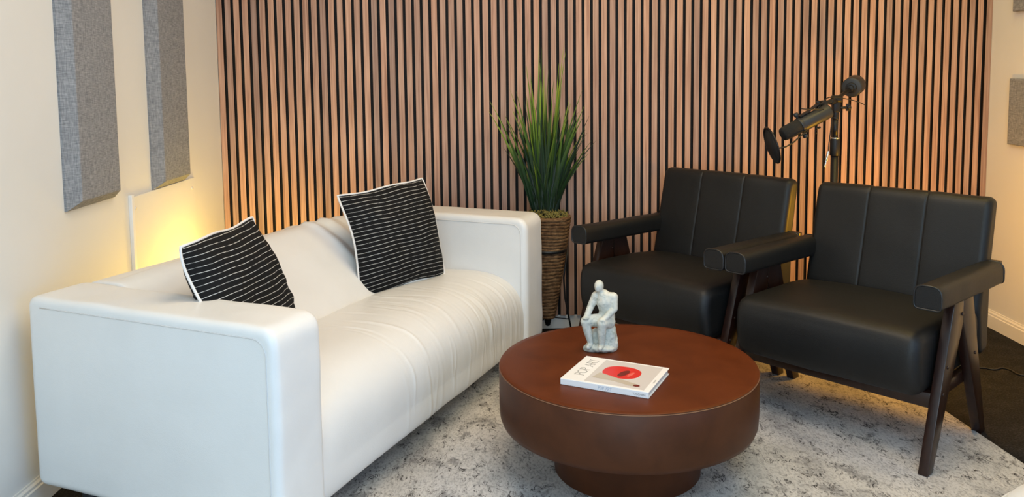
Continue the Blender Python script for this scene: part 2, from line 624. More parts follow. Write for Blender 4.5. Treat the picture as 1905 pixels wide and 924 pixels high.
M['stone'] = stone_material()
M['bookcover'] = mat('white_book_cover', (0.86, 0.845, 0.84), 0.28)[0]
M['bookgrey'] = mat('cover_picture_ground', (0.62, 0.58, 0.565), 0.28)[0]
M['paper'] = noise_mat('page_edges', (0.55, 0.53, 0.5), (0.72, 0.70, 0.67), 1, 0.8, mscale=(5, 5, 900))
M['ink'] = mat('grey_ink', (0.10, 0.10, 0.105), 0.5)[0]
M['inklight'] = mat('pale_blue_ink', (0.32, 0.40, 0.52), 0.5)[0]
M['red'] = mat('red_print', (0.66, 0.025, 0.02), 0.3)[0]
M['darkred'] = mat('dark_red_print', (0.16, 0.015, 0.012), 0.3)[0]
M['pink'] = mat('light_red_print', (0.76, 0.13, 0.10), 0.3)[0]
M['cream'] = mat('cream_print', (0.70, 0.57, 0.40), 0.3)[0]
M['stoneprint'] = mat('beige_print', (0.50, 0.44, 0.36), 0.3)[0]
M['frame'] = mat('window_frame_paint', (0.8, 0.8, 0.8), 0.4)[0]

# ------------------------------------------------------------------ room
YW = 0.05            # face of the slats
ZC = 2.55
YF = -5.4
XR = 3.706
LW0 = V((-0.012, YW, 0))              # corner of the left wall and the slat wall
LWD = V((-0.046, -0.998, 0)).normalized()
LWN = V((-LWD.y, LWD.x, 0))           # into the room
if LWN.x < 0: LWN = -LWN


def lw(d, h, z):                       # d along the left wall from the corner, h off it
    return LW0 + LWD * d + LWN * h + V((0, 0, z))


bm = bmesh.new()
add_box(bm, -1.2, XR + 0.15, YF - 0.15, 0.25, -0.06, 0.0)
struct(obj('floor', bm, M['carpet'], smooth=False))
bm = bmesh.new()
add_box(bm, -1.2, XR + 0.15, YF - 0.15, 0.25, ZC, ZC + 0.08)
struct(obj('ceiling', bm, M['ceiling'], smooth=False))

bm = bmesh.new()
add_prism(bm, [tuple(lw(-0.2, 0, 0).xy), tuple(lw(6.6, 0, 0).xy), tuple(lw(6.6, -0.12, 0).xy), tuple(lw(-0.2, -0.12, 0).xy)],
          lambda p, t: V((p[0], p[1], t)), 0.0, ZC)
struct(obj('wall_left', bm, M['wall'], smooth=False))
bm = bmesh.new()
RY0, RY1, RZ0, RZ1 = -4.7, -3.2, 0.22, 1.9
add_box(bm, XR, XR + 0.12, RY1, 0.2, 0.0, ZC)
add_box(bm, XR, XR + 0.12, YF, RY0, 0.0, ZC)
add_box(bm, XR, XR + 0.12, RY0, RY1, 0.0, RZ0)
add_box(bm, XR, XR + 0.12, RY0, RY1, RZ1, ZC)
struct(obj('wall_right', bm, M['wall'], smooth=False))

# the wall behind the camera, with a wide window that lets the daylight in
WX0, WX1, WZ0, WZ1 = 0.1, 2.1, 0.12, 2.05
bm = bmesh.new()
add_box(bm, -0.6, WX0, YF - 0.12, YF, 0, ZC)
add_box(bm, WX1, XR, YF - 0.12, YF, 0, ZC)
add_box(bm, WX0, WX1, YF - 0.12, YF, 0, WZ0)
add_box(bm, WX0, WX1, YF - 0.12, YF, WZ1, ZC)
struct(obj('wall_front', bm, M['wall'], smooth=False))
bm = bmesh.new()
for x0, x1, z0, z1 in ((WX0, WX1, WZ0, WZ0 + 0.06), (WX0, WX1, WZ1 - 0.06, WZ1), (WX0, WX0 + 0.06, WZ0, WZ1), (WX1 - 0.06, WX1, WZ0, WZ1), (1.07, 1.13, WZ0, WZ1)):
    add_box(bm, x0, x1, YF - 0.1, YF - 0.03, z0, z1)
struct(obj('window_1', bm, M['frame'], smooth=False))
bm = bmesh.new()
for y0, y1, z0, z1 in ((RY0, RY1, RZ0, RZ0 + 0.06), (RY0, RY1, RZ1 - 0.06, RZ1), (RY0, RY0 + 0.06, RZ0, RZ1), (RY1 - 0.06, RY1, RZ0, RZ1)):
    add_box(bm, XR + 0.03, XR + 0.1, y0, y1, z0, z1)
struct(obj('added_window', bm, M['frame'], smooth=False))  # unseen window, added only to go with the cool side fill

# back wall: plaster, black felt, walnut slats
bm = bmesh.new()
add_box(bm, -0.3, XR + 0.1, YW + 0.026, YW + 0.16, 0, ZC)
wb = struct(obj('wall_back', bm, M['wall'], smooth=False))
S0, S1 = 0.068, ZC
bm = bmesh.new()
add_box(bm, -0.01, XR, YW + 0.014, YW + 0.0255, S0, S1)
obj('felt_backing', bm, M['felt'], wb, smooth=False)
bm = bmesh.new()
GX = CAM[0] + (0.0 - CAM[0]) * (CAM[1] - YW) / CAM[1]      # gap k is centred at GX + k * pitch
SOFF = None
for k in range(0, 91):
    c = GX + (k + 0.5) * PITCH_S
    add_box(bm, c - 0.0133, c + 0.0133, YW, YW + 0.0145, S0, S1)
c = GX + 91 * PITCH_S + 0.0068
add_box(bm, c, XR - 0.001, YW - 0.004, YW + 0.0145, S0, S1)
sl = obj('slats', bm, [M['slat'], M['slatside']], wb, smooth=False)
for pl_ in sl.data.polygons:                # veneer on the face, dark core board on the sides
    if abs(pl_.normal.x) > 0.9: pl_.material_index = 1
# keep slat cells aligned with the per-slat colour cells of the material
sl.data.transform(Matrix.Translation((-GX, 0, 0)))
sl.location = (GX, 0, 0)


def base_profile(h=0.085, d=0.014):
    return [(0, 0), (d, 0), (d, h * 0.72), (d * 0.72, h * 0.76), (d * 0.72, h * 0.86), (d * 0.35, h * 0.94), (d * 0.3, h), (0, h)]


bm = bmesh.new()
add_prism(bm, base_profile(), lambda p, t: V((XR - p[0], t, p[1])), YF, YW + 0.02)
struct(obj('baseboard_right', bm, M['trimwhite'], smooth=False))
bm = bmesh.new()
add_prism(bm, base_profile(0.085, 0.014), lambda p, t: lw(t, p[0], p[1]), 0.0, 6.4)
struct(obj('baseboard_left', bm, M['trimwhite'], smooth=False))
bm = bmesh.new()
add_prism(bm, [(0, 0), (0.012, 0), (0.012, 0.064), (0.009, 0.0675), (0, 0.0675)], lambda p, t: V((t, YW + 0.026 - p[0], p[1])), -0.01, XR - 0.014)
struct(obj('baseboard_back', bm, mat('white_baseboard', (0.82, 0.82, 0.80), 0.4)[0], smooth=False))

# ------------------------------------------------------------------ acoustic panels
def bevel_panel(name, fn, w, h, d, side, bev, label, group):
    """fn(a, h, z): along the wall, off the wall, up"""
    bm = bmesh.new()
    rings = []
    for off, hh in ((0, 0.0), (0, side), (0.003, side + 0.003), (bev - 0.003, d - 0.003), (bev, d - 0.0006), (bev + 0.006, d)):
        rings.append([bm.verts.new(fn(a, hh, z)) for a, z in ((off, off), (w - off, off), (w - off, h - off), (off, h - off))])
    for i in range(len(rings) - 1):
        for k in range(4):
            bm.faces.new((rings[i][k], rings[i][(k + 1) % 4], rings[i + 1][(k + 1) % 4], rings[i + 1][k]))
    bm.faces.new(rings[0][::-1]); bm.faces.new(rings[-1])
    o = obj(name, bm, M['panel'], None, smooth=False)
    return tag(o, label, 'acoustic panel', group)


def left_hit(px, py, h=0.0):
    o = lw(0, h, 0)
    d = ray(px, py)
    n = np.array(LWN)
    P = CAM + d * (np.dot(np.array(o) - CAM, n) / np.dot(d, n))
    return (V(P) - LW0).dot(LWD), P[2]


d1a, z1a = left_hit(120, 394)
d2a, z2a = left_hit(282, 353)
d1b, _ = left_hit(225, 357, 0.045)
d2b, _ = left_hit(355, 327, 0.045)
bevel_panel('acoustic_panel', lambda a, h, z: lw(d1b - 0.03 + a, h, z + z1a), d1a - d1b + 0.03, 1.22, 0.045, 0.008, 0.03,
            'long grey fabric acoustic panel on left wall, nearer the camera', 'long acoustic panels on the left wall')
bevel_panel('acoustic_panel', lambda a, h, z: lw(d2b - 0.03 + a, h, z + z2a), d2a - d2b + 0.03, 1.22, 0.045, 0.008, 0.03,
            'long grey fabric acoustic panel on left wall, nearer the slat wall', 'long acoustic panels on the left wall')
for z0, lab in ((0.905, 'square grey fabric acoustic panel on right wall, lower one beside slats'),
                (1.516, 'square grey fabric acoustic panel on right wall, upper one cut by frame top')):
    bevel_panel('acoustic_panel', lambda a, h, z, z0=z0: V((XR - h, -0.145 - a, z0 + z)), 0.305, 0.305, 0.025, 0.02, 0.004, lab, 'square acoustic panels on the right wall')

# access board low on the left wall, under the far long panel
da, za = left_hit(240, 367)
db, _ = left_hit(357, 330)
bm = bmesh.new()
add_prism(bm, [(db, 0.30), (da, 0.30), (da, za), (db, za)], lambda p, t: lw(p[0], t, p[1]), 0.0, 0.011, bevel=0.002)
ab = obj('access_panel', bm, M['wall'], None, smooth=False)
tag(ab, 'cream painted access board on left wall beneath the far acoustic panel', 'wall panel')
for d in (da - 0.025, db + 0.03):
    bm = bmesh.new()
    add_cyl(bm, lw(d, 0.010, za - 0.045), lw(d, 0.0135, za - 0.045), 0.006, n=12)
    obj('screw', bm, M['trimwhite'], ab)
bm = bmesh.new()
add_prism(bm, [(da - 0.012, 0.30), (da + 0.008, 0.30), (da + 0.008, za + 0.008), (da - 0.012, za + 0.008)], lambda p, t: lw(p[0], t, p[1]), 0.0, 0.014, bevel=0.002)
tr = obj('trim_1', bm, M['frame'], None, smooth=False)
struct(tr)

# ------------------------------------------------------------------ rug
bm = bmesh.new()
RUGR = lambda Y: 2.944 - 0.065 * (Y + 1.047)
pts = [(0.22, -3.9), (RUGR(-3.9), -3.9), (RUGR(-0.24), -0.24), (0.22, -0.24)]
add_prism(bm, pts, lambda p, t: V((p[0], p[1], t)), 0.0005, 0.008, bevel=0.002)
rug = obj('area_rug', bm, M['rug'], None, smooth=False)
tag(rug, 'pale grey distressed area rug under the round table and seats', 'rug')

# ------------------------------------------------------------------ sofa
TH = 0.4295569
SO = V((-0.0355, -1.6275, 0))
SL, SD, SH, SB, ST = 1.8, 0.866, 0.655, 0.097, 0.188
sofa = empty('sofa', SO, -TH)
tag(sofa, 'white leather two-seat sofa with square arms set along left wall', 'sofa')


def low(p, s, seed=0.0):
    return mnoise.noise(V(p) * s + V((seed, seed * 1.7, 0)))


for j, (y0, y1) in enumerate(((-0.006, ST), (SL - ST, SL + 0.004))):
    bm = bmesh.new()
    prof = resample(round_poly([(-0.008, SB), (SD, SB), (SD, SH), (-0.008, SH)], [0.034, 0.036, 0.055, 0.036], 7), 0.012)
    add_soft(bm, prof, y0, y1, lambda q, t: V((q.x, t, q.y)), r=0.022, nt=10, endseg=6,
             disp=lambda p, t, n, j=j: 0.003 * low((p[0], t, p[1]), 6, j * 3.1) + 0.0012 * low((p[0], t, p[1]), 17, 5))
    arm = obj('arm', bm, M['whiteleather'], sofa)
    # sewn edge lines of the cover
    bm = bmesh.new()
    for yy, s in ((y0 - 0.0006, 1), (y1 + 0.0006, -1)):
        zz, xx = SH - 0.028, SD - 0.028
        pts = [(0.05, yy, zz)] + [(0.05 + (xx - 0.09) * k / 14, yy, zz) for k in range(1, 15)] + \
              [(xx - 0.04 + 0.04 * math.sin(a), yy, zz - 0.04 + 0.04 * math.cos(a)) for a in (0.4, 0.8, 1.2, 1.57)] + \
              [(xx, yy, zz - 0.04 - (zz - 0.06 - SB) * k / 12) for k in range(1, 13)]
        add_tube(bm, pts, 0.0016, 6)
    obj('seam', bm, M['whiteseam'], arm)

# backrest
bm = bmesh.new()
prof = resample(round_poly([(0.002, SB), (0.002, 0.655), (0.15, 0.662), (0.245, 0.60), (0.43, 0.415), (0.44, 0.30), (0.44, SB)],
                           [0.01, 0.04, 0.08, 0.12, 0.02, 0.02, 0.01], 8), 0.014)
prof = smooth_prof(prof, 10)


def back_disp(p, t, n):
    f = (t - ST) / (SL - 2 * ST)
    up = max(0, min(1, (p[1] - 0.36) / 0.1))
    d = 0.012 * (1 - (2 * f - 1) ** 4) * up * (1 if p[0] > 0.1 else 0)
    d += 0.003 * low((p[0], t, p[1]), 7, 2.3)
    # deep folds by the far arm
    for c, w, a in ((0.66, 0.016, 0.010), (0.70, 0.012, -0.008), (0.735, 0.015, 0.008), (0.78, 0.014, -0.006)):
        cc = c + 0.12 * (0.62 - p[1])
        d += a * math.exp(-((f - cc) / w) ** 2) * up * (1 if p[0] > 0.1 else 0.4)
    d -= 0.016 * math.exp(-((f - 0.93) / 0.10) ** 2) * (1 if p[1] > 0.6 else 0)
    return d


add_soft(bm, prof, ST - 0.004, SL - ST + 0.004, lambda q, t: V((q.x, t, q.y)), r=0.008, nt=150, endseg=2, disp=back_disp)
obj('backrest', bm, M['whiteleather'], sofa)

# seat: puffy top with a rolled front and gathered wrinkles
bm = bmesh.new()
top = [(0.40, 0.30), (0.405, 0.395), (0.43, 0.412), (0.50, 0.42), (0.60, 0.424), (0.68, 0.42), (0.74, 0.407), (0.79, 0.383),
       (0.825, 0.35), (0.848, 0.305), (0.858, 0.25), (0.861, 0.18), (0.860, SB), (0.40, SB)]
prof = resample(round_poly(top, [0.02, 0.02] + [0.06] * 9 + [0.02, 0.02, 0.02], 4), 0.0075)
prof = smooth_prof(prof, 40)
random.seed(21)
WR = []
for k in range(64):
    f0 = random.uniform(0.30, 0.98)
    WR.append((f0, random.uniform(0.0035, 0.0075), random.uniform(0.0008, 0.0020) * random.choice((1, 1, -0.8)),
               random.uniform(0.12, 0.42) if f0 < 0.72 and random.random() < 0.6 else random.uniform(0.45, 0.80), random.uniform(0.08, 0.20), random.uniform(-0.04, 0.12), random.uniform(0, 6)))


def seat_arc(p):
    """0 at the crease .. 1 at the skirt hem, measured along the top and down the front"""
    if p[1] > 0.33 or p[0] < 0.80:
        return (p[0] - 0.42) / 0.75
    return ((0.835 - 0.42) + (0.34 - p[1])) / 0.75


def seat_disp(p, t, n):
    f = (t - ST) / (SL - 2 * ST)
    if p[0] < 0.402 or p[1] < SB + 0.002: return 0.0
    s = seat_arc(p)
    d = 0.022 * (1 - abs(2 * f - 1) ** 5) * max(0, min(1, (p[1] - 0.2) / 0.2)) - 0.008
    d += 0.004 * low((p[0], t, p[1]), 4.5, 8)
    for f0, w, a, sc, sw, cv, ph in WR:
        c = f0 + cv * (s - 0.6) * abs(s - 0.6) * 2 + 0.005 * math.sin(s * 18 + ph)
        x = (f - c) / w
        if abs(x) < 3:
            d += a * math.exp(-x * x) * math.exp(-((s - sc) / sw) ** 2)
    return d


add_soft(bm, prof, ST - 0.006, SL - ST + 0.006, lambda q, t: V((q.x, t, q.y)), r=0.012, nt=420, endseg=4, disp=seat_disp)
obj('seat', bm, M['whiteleather'], sofa)
for x, y, z in ((0.07, 0.11, 0.0), (0.07, SL - 0.11, 0.0), (0.79, 0.11, 0.0085), (0.79, SL - 0.11, 0.0085)):
    bm = bmesh.new()
    add_tube(bm, [(x, y, z), (x, y, z + 0.01), (x, y, 0.104)], [0.022, 0.024, 0.03], 20)
    obj('leg', bm, M['darkplastic'], sofa)


# ------------------------------------------------------------------ pillows
def pillow(c, a, b, s, T, label, seed, edge_pinch):
    c, a, b = V(c), V(a).normalized(), V(b)
    b = (b - a * b.dot(a)).normalized()
    n = a.cross(b).normalized()                     # towards the viewer side
    if n.dot(V(CAM) - c) < 0: n = -n
    root = empty('throw_pillow', c)
    root.matrix_world = Matrix((( a.x, b.x, n.x, c.x), (a.y, b.y, n.y, c.y), (a.z, b.z, n.z, c.z), (0, 0, 0, 1)))
    tag(root, label, 'pillow', 'striped black throw pillows on the sofa')
    h = s / 2
    G = 64

    def outline(u, v):
        x = h * u * (1 - edge_pinch * (1 - v * v)) * (1 - 0.030 * (u * u * v * v) ** 3)
        y = h * v * (1 - edge_pinch * (1 - u * u)) * (1 - 0.030 * (u * u * v * v) ** 3)
        w = 0.006 * math.sin(5.1 * u + seed) * (abs(v) ** 6) + 0.006 * math.sin(4.3 * v + seed * 2) * (abs(u) ** 6)
        zz = 0.012 * math.sin(2.7 * u + seed * 1.3) * (v ** 4) + 0.012 * math.sin(3.1 * v + seed) * (u ** 4)
        return x, y + w * 0.6, zz

    bm = bmesh.new()
    uvl = bm.loops.layers.uv.new('UVMap')
    grid = {}
    for side in (1, -1):
        for i in range(G + 1):
            for j in range(G + 1):
                u, v = -1 + 2 * i / G, -1 + 2 * j / G
                edge = i in (0, G) or j in (0, G)
                if edge and side == -1:
                    grid[(side, i, j)] = grid[(1, i, j)]
                    continue
                x, y, z0 = outline(u, v)
                t = T * ((1 - u ** 4) * (1 - v ** 4)) ** 0.72 * (0.80 + 0.2 * (1 - u * u) * (1 - v * v))
                # gathers running in from the seams, soft dents
                em = max(abs(u), abs(v))
                g = math.sin(22 * (u if abs(v) > abs(u) else v) + 3 * seed + 3 * low((u, v, 0), 3, seed)) * 0.0025 * math.exp(-((em - 0.86) / 0.10) ** 2)
                dd = 0.010 * low((u, v, side), 2.4, seed) + 0.004 * low((u, v, side), 6, seed)
                t = max(0.0, t + (g + dd) * (1 - em ** 8))
                grid[(side, i, j)] = bm.verts.new((x, y, z0 + side * t))
    for side in (1, -1):
        for i in range(G):
            for j in range(G):
                ids = ((i, j), (i + 1, j), (i + 1, j + 1), (i, j + 1))
                f = bm.faces.new([grid[(side, *q)] for q in (ids if side == 1 else ids[::-1])])
                for lp, q in zip(f.loops, ids if side == 1 else ids[::-1]):
                    lp[uvl].uv = (q[0] / G, q[1] / G)
    obj('cushion_cover', bm, M['pillow'], root)
    bm = bmesh.new()
    loop = [(-1 + 2 * k / 40, -1) for k in range(40)] + [(1, -1 + 2 * k / 40) for k in range(40)] + \
           [(1 - 2 * k / 40, 1) for k in range(40)] + [(-1, 1 - 2 * k / 40) for k in range(40)]
    add_tube(bm, [V(outline(u, v)) * 1.004 for u, v in loop], 0.0042, 8, closed=True)
    obj('piping', bm, M['pillowpipe'], root)
    return root


pillow((0.893, -0.655, 0.619), (0.749, 0.658, 0.079), (-0.22, 0.135, 0.966), 0.416, 0.088,
       'black striped pillow with white piping by the far sofa arm', 1.1, 0.055)
pillow((0.540, -1.520, 0.614), (0.221, 0.975, 0.015), (-0.322, 0.045, 0.945), 0.428, 0.078,
       'black striped pillow with white piping behind the near sofa arm', 2.6, 0.05)

# ------------------------------------------------------------------ coffee table
TX, TY, TR, TZ, TB, BR = 1.702, -1.417, 0.405, 0.352, 0.172, 0.231
table = empty('coffee_table', (TX, TY, 0.008))
tag(table, 'round brown drum coffee table with recessed pedestal base', 'table')
z0 = 0.008
bm = bmesh.new()
add_lathe(bm, [(TR - 0.0035, TZ - 0.003 - z0), (TR - 0.0012, TZ - 0.0014 - z0), (TR - 0.003, TZ - z0), (TR - 0.02, TZ - z0), (TR * 0.5, TZ - z0), (0.01, TZ - z0)], 128)
obj('tabletop', bm, M['tablewood'], table, angle=50)
bm = bmesh.new()
add_lathe(bm, [(BR - 0.03, TB - z0), (TR - 0.022, TB - z0), (TR - 0.008, TB + 0.006 - z0), (TR - 0.002, TB + 0.022 - z0), (TR, TB + 0.06 - z0), (TR, TZ - 0.0075 - z0), (TR - 0.001, TZ - 0.006 - z0)], 128, close_top=False)
obj('drum', bm, M['drumwood'], table, angle=60)
bm = bmesh.new()
add_lathe(bm, [(TR - 0.002, TZ - 0.0064 - z0), (TR + 0.0004, TZ - 0.005 - z0), (TR - 0.002, TZ - 0.0032 - z0)], 128)
obj('edge_band', bm, M['tableedge'], table, angle=60)
bm = bmesh.new()
add_lathe(bm, [(BR - 0.003, 0.0005), (BR, 0.004), (BR, TB - 0.001 - z0)], 96)
obj('pedestal', bm, M['drumwood'], table, angle=60)


# ------------------------------------------------------------------ armchairs
def armchair(x, y, deg, label, feet):
    """local x = width, y = front to back, z up; origin on the floor under the seat"""
    root = empty('armchair', (x, y, 0), -R(deg))
    tag(root, label, 'chair', 'black leather armchairs by the slat wall')
    # seat cushion
    bm = bmesh.new()
    prof = resample(round_poly([(-0.335, 0.238), (-0.352, 0.34), (-0.342, 0.448), (0.0, 0.440), (0.20, 0.424), (0.20, 0.245)],
                               [0.05, 0.3, 0.06, 0.3, 0.05, 0.05], 8), 0.014)
    prof = smooth_prof(prof, 6)

    def sdisp(p, t, n):
        d = 0.010 * (1 - (t / 0.325) ** 2) * (1 if p[1] > 0.42 else 0.6)
        d += 0.0025 * low((t, p[0], p[1]), 7, deg * 0.1 + x)
        return d
    add_soft(bm, prof, -0.325, 0.325, lambda q, t: V((t, q.x, q.y)), r=0.035, nt=40, endseg=6, disp=sdisp)
    obj('seat', bm, M['blackleather'], root)
    # backrest with two sewn grooves
    bm = bmesh.new()
    prof = resample(round_poly([(0.205, 0.240), (0.175, 0.415), (0.268, 0.805), (0.345, 0.805), (0.296, 0.55), (0.29, 0.25)],
                               [0.036, 0.12, 0.04, 0.04, 0.1, 0.036], 8), 0.013)
    prof = smooth_prof(prof, 4)

    def bdisp(p, t, n):
        front = n.x < -0.3 and p[1] > 0.4
        d = 0.002 * low((t, p[0], p[1]), 8, x)
        if front or (n.y > 0.3 and p[1] > 0.7):
            for c in (-0.108, 0.108):
                d -= 0.0030 * math.exp(-((t - c) / 0.0035) ** 2)
                d -= 0.0012 * math.exp(-((t - c) / 0.016) ** 2)
            d += 0.008 * (1 - (t / 0.325) ** 2) * (1 if front else 0.3)
        return d
    add_soft(bm, prof, -0.327, 0.327, lambda q, t: V((t, q.x, q.y)), r=0.024, nt=220, endseg=6, disp=bdisp)
    obj('backrest', bm, M['blackleather'], root)
    # rails of the frame
    bm = bmesh.new()
    add_box(bm, -0.336, 0.336, -0.266, -0.238, 0.196, 0.246, 0.003)
    obj('front_rail', bm, M['darkwood'], root)
    bm = bmesh.new()
    add_box(bm, -0.352, 0.352, 0.296, 0.322, 0.533, 0.578, 0.003)
    obj('back_rail', bm, M['darkwood'], root)
    for s in (-1, 1):
        bm = bmesh.new()
        add_box(bm, s * 0.322 - 0.013, s * 0.322 + 0.013, -0.238, 0.10, 0.205, 0.246, 0.003)
        obj('side_rail', bm, M['darkwood'], root)
        a, b = (0.334, 0.366) if s > 0 else (-0.366, -0.334)
        # padded armrest
        bm = bmesh.new()
        prof = resample(round_poly([(-0.042, -0.038), (0.042, -0.038), (0.042, 0.038), (-0.042, 0.038)], [0.016, 0.016, 0.032, 0.032], 6), 0.008)
        cx = s * 0.338
        add_soft(bm, prof, -0.322, 0.252, lambda q, t: V((cx + q.x, t, 0.5575 + q.y - 0.028 * (t + 0.05))), r=0.006, nt=24, endseg=3,
                 disp=lambda p, t, n: 0.0012 * low((p[0], t, p[1]), 14, x + s))
        ar = obj('armrest', bm, M['blackleather'], root)
        bm = bmesh.new()
        lp = round_poly([(-0.041, -0.037), (0.041, -0.037), (0.041, 0.037), (-0.041, 0.037)], [0.016, 0.016, 0.031, 0.031], 5)
        bm.free()
        for yy in (-0.3205, 0.2505):
            bm = bmesh.new()
            add_tube(bm, [V((cx + q[0], yy, 0.5575 + q[1] - 0.028 * (yy + 0.05))) for q in lp], 0.0033, 8, closed=True)
            obj('piping', bm, M['blackpiping'], ar)
        # the A of the side frame
        fz, rz = feet[(s, 0)], feet[(s, 1)]
        for pts in ([(-0.1655, 0.530), (-0.088, 0.530), (-0.088, 0.445), (-0.306, fz), (-0.347, fz)],
                    [(-0.088, 0.530), (-0.006, 0.530), (0.166, rz), (0.123, rz), (-0.088, 0.445)]):
            bm = bmesh.new()
            add_prism(bm, pts[::-1] if s < 0 else pts, lambda p, t: V((t, p[0], p[1])), a, b, bevel=0.004, seg=2)
            leg = obj('leg', bm, M['darkwood'], root, angle=40)
            bolts = ((-0.215, 0.325), (-0.245, 0.245)) if pts[0][0] < -0.1 else ((0.03, 0.315),)
            if pts[0][0] < -0.1:
                bolts = bolts + ((-0.10, 0.475),)
            for by, bz in bolts:
                for o in (a - 0.0025, b - 0.001):
                    bm = bmesh.new()
                    add_cyl(bm, (o, by, bz), (o + 0.0035, by, bz), 0.0055, n=14)
                    obj('bolt', bm, M['bolt'], leg)
    return root


RZ = 0.0083
armchair(2.632, -1.030, 48.224, 'black leather armchair nearest the right wall, all of it in view',
         {(1, 0): RZ, (1, 1): 0.0, (-1, 0): RZ, (-1, 1): RZ})
armchair(2.118, -0.462, 48.143, 'black leather armchair between the potted plant and the microphone stand',
         {(1, 0): RZ, (1, 1): RZ, (-1, 0): RZ, (-1, 1): 0.0})

# ------------------------------------------------------------------ potted grass
PX, PY = 1.537, -0.105
plant = empty('potted_grass', (PX, PY, 0))
tag(plant, 'tall green grass in a woven cone basket between sofa and armchair', 'potted plant')
ZT, ZB = 0.598, 0.105
bm = bmesh.new()
prof = []
NC = 30
for k in range(NC * 8 + 1):
    f = k / (NC * 8)
    z = ZB + (ZT - ZB) * f
    r = 0.030 + (0.110 - 0.030) * f ** 0.86
    ph = (f * NC) % 1.0
    prof.append((r + 0.0055 * math.sqrt(max(0, 1 - (2 * ph - 1) ** 2)), z))
prof += [(0.104, ZT + 0.004), (0.094, ZT + 0.002), (0.090, ZT - 0.03), (0.02, ZT - 0.035)]


def wob(p, a, r, z):
    s = 1 + 0.025 * low((math.cos(a), math.sin(a), z * 9), 1.6, 4)
    zz = 0.004 * math.sin(a + z * 9) + 0.005 * low((math.cos(a) * 1.5, math.sin(a) * 1.5, z * 14), 1.3, 9)
    return V((p.x * s, p.y * s, p.z + zz * min(1, (z - ZB) * 8)))


add_lathe(bm, prof, 56, fn=wob)
pot = obj('basket_pot', bm, M['coil'], plant)
bm = bmesh.new()
random.seed(3)
for k in range(420):
    a, rr = random.uniform(0, 2 * math.pi), 0.098 * math.sqrt(random.random())
    p = V((rr * math.cos(a), rr * math.sin(a), ZT - 0.012 + 0.024 * (1 - (rr / 0.1) ** 2) + random.uniform(-0.004, 0.008)))
    q = p + V((random.uniform(-1, 1), random.uniform(-1, 1), random.uniform(-0.1, 1))).normalized() * random.uniform(0.012, 0.026)
    add_tube(bm, [p, (p + q) / 2 + V((0, 0, 0.004)), q], [0.004, 0.0035, 0.0012], 5)
obj('moss', bm, M['moss'], plant)
# blades
bm = bmesh.new()
sh = bm.verts.layers.float.new('shade')


def blade(p0, p1, width, shade, bow, twist, nseg=12):
    p0, p1 = V(p0), V(p1)
    L = (p1 - p0).length
    ctrl = p0.lerp(p1, 0.55) + V((bow[0], bow[1], 0.10 * L))
    prev = None
    face = V((math.cos(twist), math.sin(twist), 0))
    for k in range(nseg + 1):
        t = k / nseg
        c = p0 * (1 - t) ** 2 + ctrl * 2 * t * (1 - t) + p1 * t * t
        tan = ((ctrl - p0) * (1 - t) + (p1 - ctrl) * t).normalized()
        sd = (face - tan * face.dot(tan)).normalized()
        nn = tan.cross(sd)
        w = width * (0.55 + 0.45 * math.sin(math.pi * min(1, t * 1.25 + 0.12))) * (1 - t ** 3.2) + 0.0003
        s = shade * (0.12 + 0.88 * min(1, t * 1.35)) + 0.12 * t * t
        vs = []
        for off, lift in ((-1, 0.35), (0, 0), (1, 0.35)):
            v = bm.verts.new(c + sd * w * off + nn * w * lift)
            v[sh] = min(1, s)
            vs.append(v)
        if prev:
            bm.faces.new((prev[0], prev[1], vs[1], vs[0]))
            bm.faces.new((prev[1], prev[2], vs[2], vs[1]))
        prev = vs


def tip(px, py, Y): return at_y(px, py, Y) - V((PX, PY, 0))


tips = [(1003, 74), (1007, 88), (1050, 78), (1053, 92), (978, 116), (986, 135), (1003, 110), (1040, 118), (911, 188), (908, 205), (925, 212),
        (948, 166), (960, 170), (978, 172), (935, 235), (1083, 168), (1088, 195), (1086, 214), (1064, 185), (1052, 206), (1100, 262), (1090, 240),
        (1060, 180), (1030, 150), (1028, 165), (1020, 130), (1016, 160), (990, 165), (995, 200), (952, 200), (964, 220), (970, 250), (1075, 210),
        (1080, 250), (1045, 160), (1036, 190), (1006, 150), (1012, 120), (980, 200), (940, 215), (930, 228), (1095, 285), (1068, 245), (1055, 235)]
random.seed(11)
for i, (px, py) in enumerate(tips):
    Y = PY + random.uniform(-0.16, 0.07)
    p1 = tip(px, py, Y)
    a = random.uniform(0, 2 * math.pi)
    rr = random.uniform(0.0, 0.036)
    p0 = V((rr * math.cos(a) - 0.012 + 0.10 * p1.x, rr * math.sin(a), ZT - 0.01))
    blade(p0, p1, random.uniform(0.006, 0.0092), random.uniform(0.5, 1.05), (-0.02 * p1.x, 0), random.uniform(-0.7, 0.7))
for k in range(120):
    a = random.gauss(0, 0.20)
    L = random.uniform(0.22, 0.58) * (1 - 0.3 * abs(a))
    dy = random.uniform(-0.10, 0.05)
    p0 = V((random.uniform(-0.042, 0.03) + 0.03 * a, random.uniform(-0.03, 0.03), ZT - 0.01))
    p1 = p0 + V((L * math.sin(a) * 1.05, dy, L * math.cos(a)))
    blade(p0, p1, random.uniform(0.005, 0.0085), random.choice((0.1, 0.15, 0.25, 0.35, 0.55, 0.8)), (-0.02 * math.sin(a), 0), random.uniform(-0.9, 0.9))
obj('grass_blades', bm, M['grass'], plant, smooth=True)
